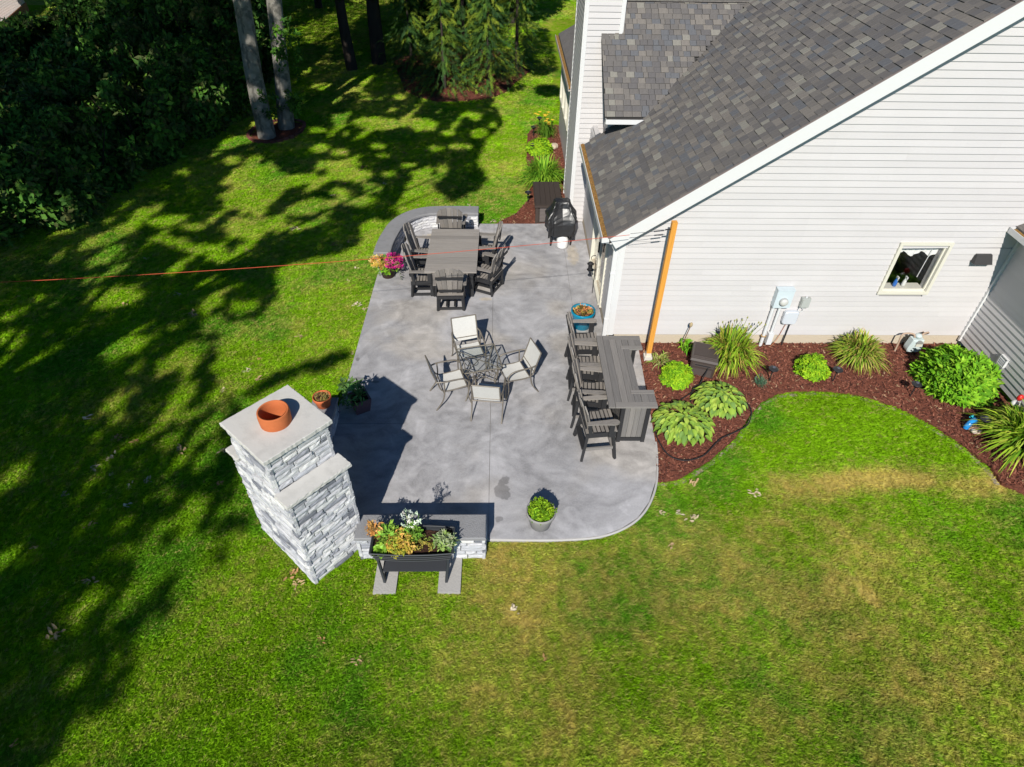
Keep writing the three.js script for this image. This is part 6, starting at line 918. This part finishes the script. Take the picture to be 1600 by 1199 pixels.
// ---------- fallen leaves ----------
{
  const vs = [0, 1, 2, 3, 4].map((s) => { const q = rng(700 + s), L = []; const n = 5 + s * 2; for (let i = 0; i < n; i++) { const g = leafShape(0.08 + 0.08 * q(), 0.035 + 0.04 * q(), 0.7, -0.25, 2, 3); g.rotateX((q() - 0.5) * 1.0); g.rotateY(q() * 6.28); const a = q() * 6.28, r = (0.03 + 0.009 * n) * Math.sqrt(q()); g.translate(r * Math.cos(a), 0.035 + 0.02 * q(), r * Math.sin(a)); L.push(g); } return merge(L); });
  const ms = [[0.52, 0.43, 0.27], [0.46, 0.33, 0.17], [0.58, 0.5, 0.36], [0.42, 0.25, 0.11]].map((c) => mat(col(...c), 0.8)), spots = [[-7.71, -8.49], [-6.76, -7.54], [-7.21, -6.7], [-5.65, -7.69], [-5.12, -9.87], [-4.85, -9.57], [-2.86, -16.14], [-3.99, -15.07], [-5.57, -15.74], [-6.9, -8.0], [-6.5, -7.9], [-6.6, -7.1], [-7.0, -7.3], [-6.2, -6.9], [-5.95, -7.0], [-6.1, -6.5], [-6.5, -6.1], [-7.1, -5.7], [-6.0, -5.1], [-6.1, -4.3], [-5.9, -2.9], [-4.75, -6.9], [-4.9, -7.7], [-3.1, -5.2], [-2.98, -5.05], [-5.4, -9.3], [-5.0, -10.2], [-4.3, -11.0], [-3.7, -13.2], [-3.3, -12.2], [-3.6, -13.8], [-3.3, -14.3], [-4.4, -14.9], [-6.5, -14.6], [-7.8, -13.9], [-8.6, -12.2], [-9.8, -12.4], [-7.5, -12.6], [-6.9, -11.8], [-8.9, -14.2], [-3.1, -10.4], [-3.12, -11.2], [-3.1, -12.0], [-2.45, -4.2], [-1.9, -3.9], [0.6, -3.9], [0.2, -4.6], [2.9, -6.3], [3.1, -6.2], [4.3, -6.7], [2.7, -5.7], [2.6, -6.3], [3.3, -6.9], [-2.4, -17.2], [-1.9, -17.6], [-0.9, -17.2], [-3.6, -18.6], [-4.4, -19.8], [-3.2, -21.0], [-2.5, -21.2], [-4.9, -17.8], [-4.7, -18.6], [-0.2, -16.3], [0.0, -16.4], [-5.2, -21], [0.9, -24.0], [0.5, -23.7]];
  spots.forEach(([x, z], i) => { const m = solo('dry_leaf_cluster', 'little heap of curled pale dry leaves lying on the lawn', 'dry leaves', vs[i % 5], ms[Math.floor(R() * 4)], 'dry leaves on the lawn'); m.position.set(x, LAWN, z); m.rotation.y = rr(0, 6.28); m.scale.setScalar(rr(0.42, 0.8)); });
}
// ---------- grass ----------
{
  const P = [], q = rng(5150); for (let i = 0; i < 7; i++) { const a = q() * 6.283, l = 0.4 + 0.5 * q(), lean = 0.45 + 0.8 * q(), bxx = (q() - 0.5) * 0.7, bz = (q() - 0.5) * 0.7, w = 0.075, dx = Math.cos(a), dz = Math.sin(a), m = [bxx + dx * lean * 0.35, l * 0.62, bz + dz * lean * 0.35], t = [bxx + dx * lean, l, bz + dz * lean]; P.push(bxx - dz * w, 0, bz + dx * w, bxx + dz * w, 0, bz - dx * w, ...m, bxx - dz * w, 0, bz + dx * w, ...m, ...t); }
  const g = new THREE.BufferGeometry(); g.setAttribute('position', new THREE.BufferAttribute(new Float32Array(P), 3)); g.computeVertexNormals(); triUV(g);
  camera.updateMatrixWorld(true); const VP = new THREE.Matrix4().multiplyMatrices(camera.projectionMatrix, camera.matrixWorldInverse), v = V3(0, 0, 0);
  const holes = [patioPts, bedPts, farBedPts, spruceBedPts, treeBedPts], rects = [[-1.86, -1.5, -5.55, -4.9], [-0.92, -0.56, -5.55, -4.9], [-2.1, -0.2, -5.85, -5.47], [-3.38, -2.97, -8.52, -6.3], [2.2, 30, -40, -10.7], [1.9, 3, -24, -16], [-3.05, -2.7, -16.2, -13.6], [-3, -0.55, -16.1, -15.7], [9.9, 30, -12, 0]];
  const fx = -2.9, fz = -5.86, cs = Math.cos(-0.744), sn = Math.sin(-0.744); const list = [];
  const cell = 0.25; let tot = 0;
  for (let z = -46; z < -1.2; z += cell) for (let x = -26; x < 12.5; x += cell) {
    v.set(x, LAWN, z).applyMatrix4(VP); if (Math.abs(v.x) > 1.22 || Math.abs(v.y) > 1.25 || v.z > 1) continue;
    const d = Math.hypot(x, 8.4, z), den = clamp(1500 * Math.pow(9.5 / d, 1.75), 60, 1500), n = den * cell * cell; let k = Math.floor(n) + (R() < n % 1 ? 1 : 0);
    for (; k > 0; k--) {
      const gx = x + cell * R(), gz = z + cell * R(); if (holes.some((h) => inPoly(gx, gz, h))) continue; if (rects.some(([a, b, c, e]) => gx > a && gx < b && gz > c && gz < e)) continue;
      const lx = cs * (gx - fx) - sn * (gz - fz), lz = sn * (gx - fx) + cs * (gz - fz); if (Math.abs(lx) < 0.72 && Math.abs(lz) < 0.5) continue;
      const dr = dryness(gx, gz); if (dr > 0.75 && R() < 0.5) continue; const c = lawnColor(gx, gz), f = rr(0.75, 1.5), st = R() < 0.08 + 0.42 * dr ? 0.65 : 0, hh = (0.042 + 0.03 * R()) * (1 - 0.35 * dr) * Math.pow(d / 10, 0.35), ww = hh * rr(0.8, 1.15) * Math.pow(d / 10, 0.35);
      list.push({ p: [gx, LAWN - 0.004, gz], s: [ww, hh, ww], c: [lerp(c[0] * f, 0.45, st), lerp(c[1] * f, 0.38, st), lerp(c[2] * f, 0.12, st)], e: new THREE.Euler(0, rr(0, 6.283), 0) });
    }
  }
  console.log('grass tufts', list.length);
  const im = instances(scene, 'lawn_grass', g, mat(col(1, 1, 1), 1, { specularIntensity: 0 }), list); im.userData.label = 'short mown lawn grass, patchy green and straw coloured'; im.userData.category = 'grass';
}
renderer.render(scene, camera);
